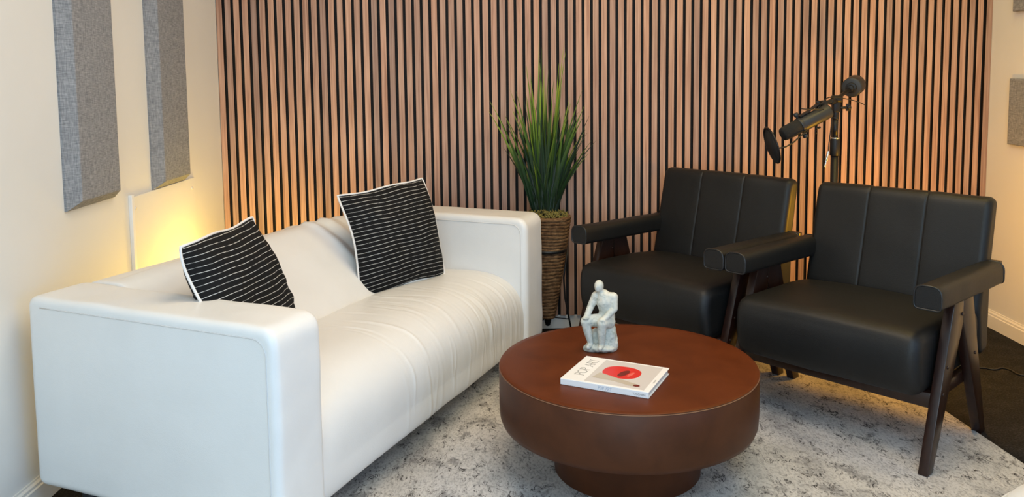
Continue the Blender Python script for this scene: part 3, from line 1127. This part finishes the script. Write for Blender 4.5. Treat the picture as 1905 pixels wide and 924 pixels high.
# black metal stand: band, three legs, tie rods, tip peg
bm = bmesh.new()
rb = 0.030 + 0.080 * ((0.437 - ZB) / (ZT - ZB)) ** 0.86 + 0.005
add_lathe(bm, [(rb - 0.004, 0.430), (rb + 0.0025, 0.430), (rb + 0.0028, 0.444), (rb - 0.004, 0.444)], 48, close_top=False, close_bot=False)
st = obj('stand_band', bm, M['blackmetal'], plant)
for ang in (-6, 114, 234):
    bm = bmesh.new()
    c, s = math.cos(R(ang)), math.sin(R(ang))
    add_tube(bm, [V((c * (rb + 0.003), s * (rb + 0.003), 0.437)), V((c * 0.076, s * 0.076, 0.30)), V((c * 0.082, s * 0.082, 0.20)), V((c * 0.12, s * 0.12, 0.0))], 0.0042, 8)
    add_tube(bm, [V((c * 0.02, s * 0.02, 0.108)), V((c * 0.101, s * 0.101, 0.10))], 0.0028, 8)
    obj('stand_leg', bm, M['blackmetal'], plant)
bm = bmesh.new()
add_lathe(bm, [(0.004, 0.066), (0.011, 0.070), (0.014, 0.082), (0.018, 0.104), (0.032, 0.110)], 24)
obj('peg', bm, M['blackmetal'], plant)

# ------------------------------------------------------------------ stone figurine (plain seated figure on a rock)
def blob_mesh(parts, voxel, smooth_n=6):
    bm = bmesh.new()
    for p in parts:
        if p[0] == 's':
            _, c, r = p
            mm_ = Matrix.Translation(c) @ Matrix.Diagonal((*r, 1)) if not isinstance(r, (int, float)) else Matrix.Translation(c) @ Matrix.Scale(r, 4)
            bmesh.ops.create_icosphere(bm, subdivisions=3, radius=1.0, matrix=mm_)
        else:
            _, pts, rs = p
            for k in range(len(pts) - 1):
                n = 6
                for j in range(n + 1):
                    t = j / n
                    c = V(pts[k]).lerp(V(pts[k + 1]), t)
                    r = rs[k] * (1 - t) + rs[k + 1] * t
                    bmesh.ops.create_icosphere(bm, subdivisions=2, radius=r, matrix=Matrix.Translation(c))
    me = bpy.data.meshes.new('tmp')
    bm.to_mesh(me); bm.free()
    o = bpy.data.objects.new('tmp', me)
    C.objects.link(o)
    md = o.modifiers.new('r', 'REMESH'); md.mode = 'VOXEL'; md.voxel_size = voxel
    sm = o.modifiers.new('s', 'SMOOTH'); sm.factor = 0.5; sm.iterations = smooth_n
    dg = bpy.context.evaluated_depsgraph_get()
    out = bpy.data.meshes.new_from_object(o.evaluated_get(dg))
    bpy.data.objects.remove(o)
    bpy.data.meshes.remove(me)
    return out


FX, FY = 1.632, -1.295
fig = empty('figurine', (FX, FY, TZ), R(-20))
tag(fig, 'pale stone seated figure figurine on the round table behind the book', 'figurine')
# local: -y faces the viewer, x right
rock = [('s', V((0.0, 0.0, 0.012)), (0.052, 0.040, 0.016)), ('s', V((0.022, 0.012, 0.045)), (0.032, 0.030, 0.058)),
        ('s', V((0.030, 0.010, 0.02)), (0.028, 0.026, 0.05)), ('s', V((-0.012, 0.014, 0.03)), (0.032, 0.024, 0.04)), ('s', V((-0.028, -0.012, 0.006)), (0.028, 0.022, 0.015))]
me = blob_mesh(rock, 0.0022, 3)
bm = bmesh.new(); bm.from_mesh(me)
for v in bm.verts:
    v.co += v.normal * (0.0022 * low(v.co, 90, 1) + 0.003 * low(v.co, 40, 6))
    if v.co.z < 0.0005: v.co.z = 0.0005
obj('rock_base', bm, M['stone'], fig)
body = [
    ('c', [(0.020, 0.010, 0.108), (0.022, 0.008, 0.135), (0.018, 0.002, 0.165), (0.014, -0.002, 0.183)], [0.025, 0.022, 0.027, 0.020]),    # trunk
    ('c', [(-0.012, -0.002, 0.181), (0.044, 0.002, 0.181)], [0.0145, 0.0145]),                                                       # shoulders
    ('c', [(0.012, -0.004, 0.190), (0.004, -0.009, 0.206)], [0.0095, 0.009]),                                                       # neck
    ('s', V((0.000, -0.012, 0.219)), (0.0135, 0.0165, 0.0175)),                                                                      # head
    ('s', V((-0.002, -0.020, 0.212)), (0.009, 0.009, 0.010)),                                                                        # jaw
    ('s', V((-0.004, -0.029, 0.217)), (0.0028, 0.0035, 0.005)),                                                                      # nose
    ('c', [(-0.014, -0.002, 0.181), (-0.028, -0.010, 0.148), (-0.036, -0.036, 0.120)], [0.0125, 0.0105, 0.0085]),                  # arm to the knee
    ('s', V((-0.037, -0.041, 0.117)), (0.010, 0.012, 0.006)),
    ('c', [(0.046, 0.002, 0.181), (0.050, -0.010, 0.146), (0.024, -0.036, 0.118)], [0.0125, 0.0105, 0.0085]),
    ('s', V((0.018, -0.042, 0.115)), (0.010, 0.012, 0.006)),
    ('c', [(0.008, 0.002, 0.100), (-0.016, -0.016, 0.104), (-0.040, -0.036, 0.104)], [0.021, 0.018, 0.0145]),                       # thighs
    ('c', [(0.028, 0.000, 0.098), (0.022, -0.020, 0.102), (0.016, -0.040, 0.103)], [0.021, 0.018, 0.0145]),
    ('c', [(-0.040, -0.036, 0.102), (-0.034, -0.030, 0.070), (-0.026, -0.024, 0.030)], [0.0135, 0.0125, 0.0085]),                   # shins
    ('c', [(0.016, -0.040, 0.101), (0.014, -0.034, 0.068), (0.012, -0.026, 0.028)], [0.0135, 0.0125, 0.0085]),
    ('c', [(-0.026, -0.024, 0.024), (-0.030, -0.042, 0.019)], [0.009, 0.0065]),                                                     # feet
    ('c', [(0.012, -0.026, 0.024), (0.010, -0.044, 0.019)], [0.009, 0.0065]),
]
body = [(p[0], p[1], tuple(r * 1.13 for r in p[2])) if p[0] == 's' else (p[0], p[1], [r * 1.17 for r in p[2]]) for p in body]
me = blob_mesh(body, 0.0018, 4)
bm = bmesh.new(); bm.from_mesh(me)
obj('seated_figure', bm, M['stone'], fig)

# ------------------------------------------------------------------ book
b0 = V((1.477, -1.592, TZ + 0.0004))
bdir = V((0.239, -0.1245, 0)).normalized()
BW, BH, BT = 0.269, 0.213, 0.0185
book = empty('book', b0, math.atan2(bdir.y, bdir.x))
tag(book, 'white hardcover art book with red cover picture on the round table', 'book')
bm = bmesh.new()                              # hard cover: bottom board, spine, top board
add_box(bm, 0, BW, 0, BH, 0, 0.0022, 0.0006)
add_box(bm, 0, BW, 0, BH, BT - 0.0022, BT, 0.0006)
add_box(bm, 0, BW, -0.0004, 0.0022, 0.0005, BT - 0.0005, 0.0006)
cover = obj('cover', bm, M['bookcover'], book, smooth=False)
bm = bmesh.new()
add_box(bm, 0.004, BW - 0.004, 0.002, BH - 0.004, 0.0022, BT - 0.0022)
obj('pages', bm, M['paper'], book, smooth=False)


def flat(name, polys, m_, z, parent=cover, rot=None):
    bm = bmesh.new()
    for poly in polys:
        add_prism(bm, poly, (rot or (lambda p, t: V((p[0], p[1], t)))), z, z + 0.00012)
    return obj(name, bm, m_, parent, smooth=False)


def ell(cx, cy, rx, ry, rot=0, n=40, a0=0, a1=360, pw=1.0):
    out = []
    for k in range(n):
        a = R(a0 + (a1 - a0) * k / n)
        x, y = rx * math.copysign(abs(math.cos(a)) ** pw, math.cos(a)), ry * math.copysign(abs(math.sin(a)) ** pw, math.sin(a))
        out.append((cx + x * math.cos(rot) - y * math.sin(rot), cy + x * math.sin(rot) + y * math.cos(rot)))
    return out


zt = BT + 0.00005
flat('picture_ground', [[(0.070, 0.010), (0.252, 0.010), (0.252, 0.203), (0.070, 0.203)]], M['bookgrey'], zt)
flat('red_oval', [ell(0.150, 0.118, 0.058, 0.050, 0.0, 48, pw=0.86)], M['red'], zt + 0.00014)
flat('dark_band', [ell(0.158, 0.112, 0.012, 0.030, -0.25)], M['darkred'], zt + 0.00028)
flat('pale_stroke', [ell(0.180, 0.112, 0.006, 0.020, -0.2)], M['pink'], zt + 0.00028)
flat('cream_stroke', [[(0.082, 0.046), (0.090, 0.092), (0.150, 0.070), (0.222, 0.044), (0.226, 0.028), (0.212, 0.024), (0.150, 0.042)]], M['stoneprint'], zt + 0.00028)
flat('dot', [ell(0.222, 0.034, 0.010, 0.008)], M['darkred'], zt + 0.00042)


def stroke(x0, y0, x1, y1, w):
    d = V((x1 - x0, y1 - y0)); n = V((-d.y, d.x)).normalized() * w / 2
    return [(x0 + n.x, y0 + n.y), (x0 - n.x, y0 - n.y), (x1 - n.x, y1 - n.y), (x1 + n.x, y1 + n.y)]


def arcstroke(cx, cy, rx, ry, a0, a1, w, n=16):
    return [stroke(cx + rx * math.cos(R(a0 + (a1 - a0) * k / n)), cy + ry * math.sin(R(a0 + (a1 - a0) * k / n)),
                   cx + rx * math.cos(R(a0 + (a1 - a0) * (k + 1) / n)), cy + ry * math.sin(R(a0 + (a1 - a0) * (k + 1) / n)), w) for k in range(n)]


def serif_text(s, h, w):
    """thin serif capitals made of strokes; returns polys and advance width"""
    th, tn = w * 1.5, w
    polys, x = [], 0.0
    for ch in s:
        if ch == ' ':
            x += 0.42 * h; continue
        sr = lambda cx, y: stroke(cx - 0.10 * h, y, cx + 0.10 * h, y, tn)
        if ch == 'P' or ch == 'R':
            polys += [stroke(x + 0.1 * h, 0, x + 0.1 * h, h, th), sr(x + 0.1 * h, 0), sr(x + 0.06 * h, h)]
            polys += arcstroke(x + 0.26 * h, 0.74 * h, 0.26 * h, 0.26 * h, -90, 90, th)
            polys += [stroke(x + 0.1 * h, h, x + 0.27 * h, h, tn), stroke(x + 0.1 * h, 0.48 * h, x + 0.27 * h, 0.48 * h, tn)]
            if ch == 'R':
                polys += [stroke(x + 0.28 * h, 0.48 * h, x + 0.6 * h, 0, th), sr(x + 0.62 * h, 0)]
                x += 0.74 * h
            else:
                x += 0.64 * h
        elif ch == 'O':
            polys += arcstroke(x + 0.42 * h, 0.5 * h, 0.40 * h, 0.5 * h, 0, 360, th, 36)
            x += 0.94 * h
        elif ch == 'A':
            polys += [stroke(x + 0.02 * h, 0, x + 0.36 * h, h, tn), stroke(x + 0.36 * h, h, x + 0.70 * h, 0, th),
                      stroke(x + 0.15 * h, 0.36 * h, x + 0.57 * h, 0.36 * h, tn), sr(x + 0.02 * h, 0), sr(x + 0.70 * h, 0)]
            x += 0.82 * h
        elif ch == 'T':
            polys += [stroke(x + 0.32 * h, 0, x + 0.32 * h, h, th), stroke(x, h, x + 0.64 * h, h, tn), sr(x + 0.32 * h, 0),
                      stroke(x, h, x, 0.86 * h, tn), stroke(x + 0.64 * h, h, x + 0.64 * h, 0.86 * h, tn)]
            x += 0.7 * h
    return polys, x


polys, adv = serif_text('POP ART', 0.030, 0.0013)
k = 0.146 / adv
polys = [[(x * k, y) for x, y in p] for p in polys]
flat('title', polys, M['ink'], zt, rot=lambda p, t: V((0.053 - p[1] * 0.95, 0.048 + p[0], t)))
polys, adv = serif_text('POP ART', 0.0085, 0.0006)
flat('spine_title', polys, M['inklight'], 0.00045, rot=lambda p, t: V((0.118 + p[0], -t, 0.005 + p[1])))


def font_text(name, s, size, m_, mtx):
    cu = bpy.data.curves.new(name, 'FONT')
    cu.body = s; cu.size = size; cu.extrude = 0.00006
    o = bpy.data.objects.new(name, cu)
    C.objects.link(o)
    dg = bpy.context.evaluated_depsgraph_get()
    me = bpy.data.meshes.new_from_object(o.evaluated_get(dg))
    bpy.data.objects.remove(o)
    me.materials.clear(); me.materials.append(m_)
    me.transform(mtx)
    q = bpy.data.objects.new(name, me)
    C.objects.link(q)
    q.parent = cover
    return q


font_text('spine_imprint', 'TASCHEN', 0.0085, M['ink'], Matrix.Translation((0.222, -0.00045, 0.0055)) @ Matrix.Rotation(R(90), 4, 'X'))
font_text('cover_imprint', 'TASCHEN', 0.0062, M['ink'], Matrix.Translation((0.2625, 0.072, zt + 0.0001)) @ Matrix.Rotation(R(90), 4, 'Z'))

# ------------------------------------------------------------------ microphone on a boom stand
SX, SY = 2.789, -0.35
stand = empty('microphone_stand', (SX, SY, 0))
tag(stand, 'black microphone boom stand with round counterweight behind the armchairs', 'microphone stand')
rel = lambda P: V(P) - V((SX, SY, 0))
bm = bmesh.new()
add_lathe(bm, [(0.118, 0.001), (0.12, 0.006), (0.118, 0.014), (0.03, 0.022), (0.018, 0.04)], 48)
obj('base', bm, M['blackmetal'], stand)
bm = bmesh.new()
add_cyl(bm, (0, 0, 0.03), (0, 0, 0.905), 0.0165, n=24)
obj('pole', bm, M['blackmetal'], stand)
bm = bmesh.new()
add_cyl(bm, (0, 0, 0.885), (0, 0, 0.958), 0.021, n=24, bev=0.002)
cl = obj('height_clutch', bm, M['blackmetal'], stand)
bm = bmesh.new()
add_lathe(bm, [(0.0185, 0.958), (0.0195, 0.960), (0.0195, 0.963), (0.0185, 0.965)], 24)
obj('chrome_ring', bm, M['chrome'], cl)
bm = bmesh.new()
add_cyl(bm, (0, 0, 0.96), (0, 0, 1.05), 0.0125, n=20)
add_lathe(bm, [(0.0125, 1.044), (0.015, 1.046), (0.015, 1.054), (0.0125, 1.056)], 20)
add_cyl(bm, (0, 0, 1.05), (0, 0, 1.105), 0.0145, n=20, bev=0.002)
obj('inner_pole', bm, M['blackmetal'], stand)
# swivel clamp
pc = rel(at_y(1556, 187, -0.35))
bm = bmesh.new()
add_box(bm, -0.015, 0.015, -0.016, 0.016, 1.075, pc.z + 0.008, 0.004)
add_cyl(bm, (0.01, 0, pc.z - 0.032), (0.062, 0, pc.z - 0.032), 0.006, n=14)
add_cyl(bm, (0.052, 0, pc.z - 0.032), (0.066, 0, pc.z - 0.032), 0.010, n=14, bev=0.002)
add_box(bm, 0.046, 0.064, -0.004, 0.004, pc.z - 0.046, pc.z - 0.014, 0.002)
add_cyl(bm, (-0.02, -0.005, pc.z + 0.006), (0.02, -0.005, pc.z + 0.006), 0.017, n=20, bev=0.002)
obj('swivel_clamp', bm, M['blackmetal'], stand)
# boom arm, running away to the counterweight and down towards the microphone
w0 = rel(at_y(1584, 163, -0.20)); w1 = rel(at_y(1592, 157, -0.125))
bA = rel(at_y(1531, 193, -0.47))
bm = bmesh.new()
add_tube(bm, [bA, pc + V((0, 0, 0.006)), w0 + (w1 - w0) * 0.3], [0.0085, 0.0085, 0.0075], 14)
add_cyl(bm, bA.lerp(pc, 0.55), bA.lerp(pc, 0.95), 0.0125, n=16, bev=0.002)
obj('boom', bm, M['blackmetal'], stand)
bm = bmesh.new()
add_cyl(bm, w0, w1, 0.045, 0.045, n=40, bev=0.006)
wt = obj('counterweight', bm, M['micbody'], stand)
bm = bmesh.new()
dw = (w1 - w0).normalized()
add_cyl(bm, w0 - dw * 0.012, w0 + dw * 0.01, 0.024, n=28, bev=0.002)
add_cyl(bm, w0 - dw * 0.028, w0 - dw * 0.010, 0.014, n=20, bev=0.002)
obj('hub', bm, M['blackmetal'], wt)

# the microphone, hung in its yoke at the end of the boom
ma, mb = at_y(1541, 206, -0.50), at_y(1455, 251, -0.54)
mic = empty('microphone', mb)
tag(mic, 'black broadcast microphone with foam windscreen pointing down left', 'microphone')
ml = lambda P: V(P) - mb
a0, a1 = V((0, 0, 0)), ml(ma)
ax = (a1 - a0).normalized(); LM = (a1 - a0).length
sd = ax.cross(V((0, 1, 0))).normalized()
if sd.z < 0: sd = -sd
dp = ax.cross(sd).normalized()
bm = bmesh.new()
add_tube(bm, [a0 + ax * t for t in (0.0, 0.003, 0.010, 0.040, 0.085)], [0.020, 0.026, 0.0285, 0.0305, 0.031], 32)
obj('windscreen', bm, M['foam'], mic)
bm = bmesh.new()
add_cyl(bm, a0 + ax * 0.083, a0 + ax * LM, 0.032, 0.031, n=36, bev=0.003)
add_cyl(bm, a0 + ax * 0.083, a0 + ax * 0.098, 0.0335, n=36, bev=0.002)
obj('body', bm, M['micbody'], mic)
bm = bmesh.new()
add_cyl(bm, a0 + ax * (LM - 0.001), a0 + ax * (LM + 0.004), 0.027, n=28)
obj('end_plate', bm, M['blackmetal'], mic)
# yoke: strap across the body with side knobs
for s in (1, -1):
    bm = bmesh.new()
    p = a0 + ax * 0.092 + sd * 0.034 * s
    add_cyl(bm, p, p + sd * 0.010 * s, 0.0055, n=14)
    add_cyl(bm, p + sd * 0.008 * s - dp * 0, p + sd * 0.022 * s, 0.0105, n=18, bev=0.002)
    obj('knob', bm, M['micbody'], mic)
bm = bmesh.new()
yb = ml(at_y(1531, 193, -0.47))
pts = [a0 + ax * 0.10 + sd * 0.036, a0 + ax * (LM * 0.62) + sd * 0.038, a0 + ax * (LM * 0.86) + sd * 0.046, yb]
for k in range(len(pts) - 1):
    d = (pts[k + 1] - pts[k]).normalized()
    nn = d.cross(dp).normalized()
    q = [pts[k] - dp * 0.013 - nn * 0.0025, pts[k] + dp * 0.013 - nn * 0.0025, pts[k] + dp * 0.013 + nn * 0.0025, pts[k] - dp * 0.013 + nn * 0.0025]
    r_ = [v + (pts[k + 1] - pts[k]) + d * 0.002 for v in q]
    A = [bm.verts.new(v) for v in q]; B = [bm.verts.new(v) for v in r_]
    bm.faces.new(A[::-1]); bm.faces.new(B)
    for i in range(4): bm.faces.new((A[i], A[(i + 1) % 4], B[(i + 1) % 4], B[i]))
add_cyl(bm, yb - dp * 0.016, yb + dp * 0.016, 0.015, n=20, bev=0.002)
add_cyl(bm, yb - sd * 0.006 + ax * -0.016, yb + sd * 0.022 - ax * 0.02, 0.009, n=16, bev=0.002)
obj('yoke', bm, M['blackmetal'], mic, angle=40)
bm = bmesh.new()
k0 = a0 + ax * (LM * 0.66) - sd * 0.032
add_cyl(bm, k0, k0 - sd * 0.016, 0.0055, n=12)
add_cyl(bm, k0 - sd * 0.012 - ax * 0.008, k0 - sd * 0.014 + ax * 0.016, 0.0045, n=12)
add_tube(bm, [k0 - sd * 0.016 - ax * 0.006, k0 - sd * 0.022 - ax * 0.012, k0 - sd * 0.03 - ax * 0.012], 0.003, 8)
obj('thumbscrew', bm, M['blackmetal'], mic)

# pop filter: disc on a gooseneck clipped to the microphone
pcen = at_y(1436, 270, -0.60)
pf = empty('pop_filter', pcen)
tag(pf, 'round dark pop filter disc in front of the microphone', 'pop filter')
pl = lambda P: V(P) - pcen
pn = (V(CAM) - pcen).normalized()
e1 = V((at_y(1446, 304, -0.60) - at_y(1426, 237, -0.60))).normalized()       # long axis seen in the photo
e2 = e1.cross(pn).normalized()
nrm = (e2 * 0.96 + pn * 0.28).normalized()
e3 = nrm.cross(e1).normalized()
bm = bmesh.new()
RP = 0.076
ring = [V((0, 0, 0)) + (e1 * math.cos(2 * math.pi * k / 48) + e3 * math.sin(2 * math.pi * k / 48)) * RP for k in range(48)]
add_tube(bm, ring, 0.0036, 8, closed=True)
obj('rim', bm, M['blackmetal'], pf)
bm = bmesh.new()
add_cyl(bm, -nrm * 0.0015, nrm * 0.0015, RP - 0.002, n=48)
obj('mesh_screen', bm, M['foam'], pf)
bm = bmesh.new()
g0 = e1 * RP * 0.30 - nrm * 0.002 if False else pl(at_y(1447, 276, -0.595))
gp = [g0, pl(at_y(1462, 273, -0.58)), pl(at_y(1476, 265, -0.565)), pl(at_y(1490, 252, -0.56)), pl(at_y(1503, 243, -0.55))]
add_tube(bm, gp, 0.0032, 8)
obj('gooseneck', bm, M['blackmetal'], pf)

# cables of the microphone
cab = bpy.data.objects.new('microphone_cable', None)
C.objects.link(cab)
cab.location = at_y(1546, 236, -0.47)
tag(cab, 'thin black microphone cable with silver plug hanging by the stand', 'cable')
cr = lambda px, py, Y: at_y(px, py, Y) - at_y(1546, 236, -0.47)
bm = bmesh.new()


def smooth_path(pts, n=8):
    out = []
    P = [pts[0]] + list(pts) + [pts[-1]]
    for i in range(1, len(P) - 2):
        for k in range(n):
            t = k / n
            out.append(0.5 * ((2 * P[i]) + (P[i + 1] - P[i - 1]) * t + (2 * P[i - 1] - 5 * P[i] + 4 * P[i + 1] - P[i + 2]) * t * t + (3 * P[i] - P[i - 1] - 3 * P[i + 1] + P[i + 2]) * t ** 3))
    out.append(P[-2])
    return out


add_tube(bm, smooth_path([cr(1546, 205, -0.48), cr(1547, 225, -0.47), cr(1545, 245, -0.47), cr(1542, 268, -0.47), cr(1541, 281, -0.47)]), 0.0024, 8)
add_tube(bm, smooth_path([cr(1490, 202, -0.55), cr(1500, 203, -0.55), cr(1515, 203, -0.54), cr(1530, 203, -0.53), cr(1534, 207, -0.52)]), 0.0022, 8)
add_tube(bm, smooth_path([cr(1518, 206, -0.52), cr(1528, 193, -0.50), cr(1540, 182, -0.46), cr(1556, 181, -0.42), cr(1575, 184, -0.38), cr(1595, 189, -0.34), cr(1609, 195, -0.32)]), 0.0022, 8)
obj('cord', bm, M['rubber'], cab)
bm = bmesh.new()
q0, q1 = cr(1541, 281, -0.47), cr(1534, 311, -0.47)
add_cyl(bm, q0, q0.lerp(q1, 0.62), 0.0055, n=16, bev=0.001)
add_cyl(bm, q0.lerp(q1, 0.60), q1, 0.0034, n=14, bev=0.001)
for k in (0.12, 0.3, 0.45): add_cyl(bm, q0.lerp(q1, k), q0.lerp(q1, k + 0.03), 0.0062, n=16)
obj('plug', bm, M['chrome'], cab)

# power cord lying on the carpet at the right
bm = bmesh.new()
pts = [at_z(x, y, 0.004) for x, y in ((1780, 676), (1810, 683), (1832, 684), (1850, 687), (1864, 684), (1880, 688), (1895, 696), (1925, 700))]
pts[0] = pts[0] + V((0, 0, 0))
add_tube(bm, smooth_path(pts), 0.0036, 8)
cord = obj('power_cord', bm, M['rubber'], None)
tag(cord, 'thin black power cord lying on dark carpet by right wall', 'cord')

# pale round pouf whose rim just enters the lower right corner
pr_ = at_z(1895, 923, 0.42)
dirp = V((0.80, -0.60, 0))
pc_ = pr_ + dirp * 0.186
pouf = empty('pouf', (pc_.x, pc_.y, 0.008))
tag(pouf, 'pale round leather pouf just entering the lower right corner', 'pouf')
bm = bmesh.new()
add_lathe(bm, [(0.20, 0.001), (0.225, 0.02), (0.235, 0.10), (0.235, 0.30), (0.228, 0.37), (0.205, 0.40), (0.16, 0.412), (0.02, 0.416)], 72)
pb = obj('body', bm, M['whiteleather'], pouf)
bm = bmesh.new()
add_tube(bm, [(0.228 * math.cos(2 * math.pi * k / 72), 0.228 * math.sin(2 * math.pi * k / 72), 0.371) for k in range(72)], 0.003, 6, closed=True)
obj('piping', bm, M['whiteseam'], pouf)


# ------------------------------------------------------------------ light
def area(name, loc, target, sx, sy, power, col, spread=180):
    l = bpy.data.lights.new(name, 'AREA')
    l.shape = 'RECTANGLE'; l.size = sx; l.size_y = sy
    l.energy = power; l.color = col; l.spread = R(spread)
    o = bpy.data.objects.new(name, l)
    C.objects.link(o)
    o.location = loc
    o.rotation_euler = (V(target) - V(loc)).to_track_quat('-Z', 'Y').to_euler()
    return o


def point(name, loc, power, col, r=0.06):
    l = bpy.data.lights.new(name, 'POINT')
    l.energy = power; l.color = col; l.shadow_soft_size = r
    o = bpy.data.objects.new(name, l)
    C.objects.link(o)
    o.location = loc
    return o


LIGHTS = [
    ('area', 'daylight_and_fill', (1.1, YF + 0.01, 1.08), (1.1, 0, 1.0), 1.9, 1.85, (33.5, 45.5, 53.5)),
    ('area', 'daylight_and_fill', (XR - 0.01, -3.95, 1.05), (0, -3.95, 1.05), 1.4, 1.6, (6, 12, 26)),  # fill added at the side to cool the lower left wall
    ('area', 'ceiling_lamp_and_fill', (1.5, -1.7, ZC - 0.02), (1.5, -1.7, 0), 1.2, 1.2, (30, 24.5, 17.5)),
    ('area', 'ceiling_lamp_and_fill', (2.95, -1.1, ZC - 0.02), (2.95, -1.1, 0), 0.9, 0.9, (15, 10.8, 2.5)),
    ('area', 'ceiling_lamp_and_fill', (1.9, -4.0, ZC - 0.02), (1.9, -4.0, 0), 1.0, 1.0, (18, 27, 35)),  # cool overhead fill added behind the camera for daylight bounce, not a known fixture
    ('point', 'corner_lamp_left', (0.15, -0.50, 0.36), 0.08, (10, 6.6, 1.3)),
    ('point', 'corner_lamp_right', (3.05, -0.63, 0.62), 0.08, (15.5, 7.2, 0.2)),
]
for L in LIGHTS:
    e = max(max(L[-1]), 1e-4)
    col = tuple(c / e for c in L[-1])
    if L[0] == 'area': area(L[1], L[2], L[3], L[4], L[5], e, col)
    else: point(L[1], L[2], e, col, L[3])

w = bpy.data.worlds.new('world')
SC.world = w
w.use_nodes = True
w.node_tree.nodes['Background'].inputs['Color'].default_value = (0.75, 0.87, 1.0, 1)
w.node_tree.nodes['Background'].inputs['Strength'].default_value = 0.3

SC.view_settings.view_transform = 'Standard'
SC.view_settings.look = 'None'
SC.view_settings.gamma = 1.0
SC.view_settings.use_curve_mapping = False
SC.view_settings.exposure = 0.0
SC.cycles.use_denoising = True
SC.cycles.max_bounces = 8
SC.cycles.diffuse_bounces = 5
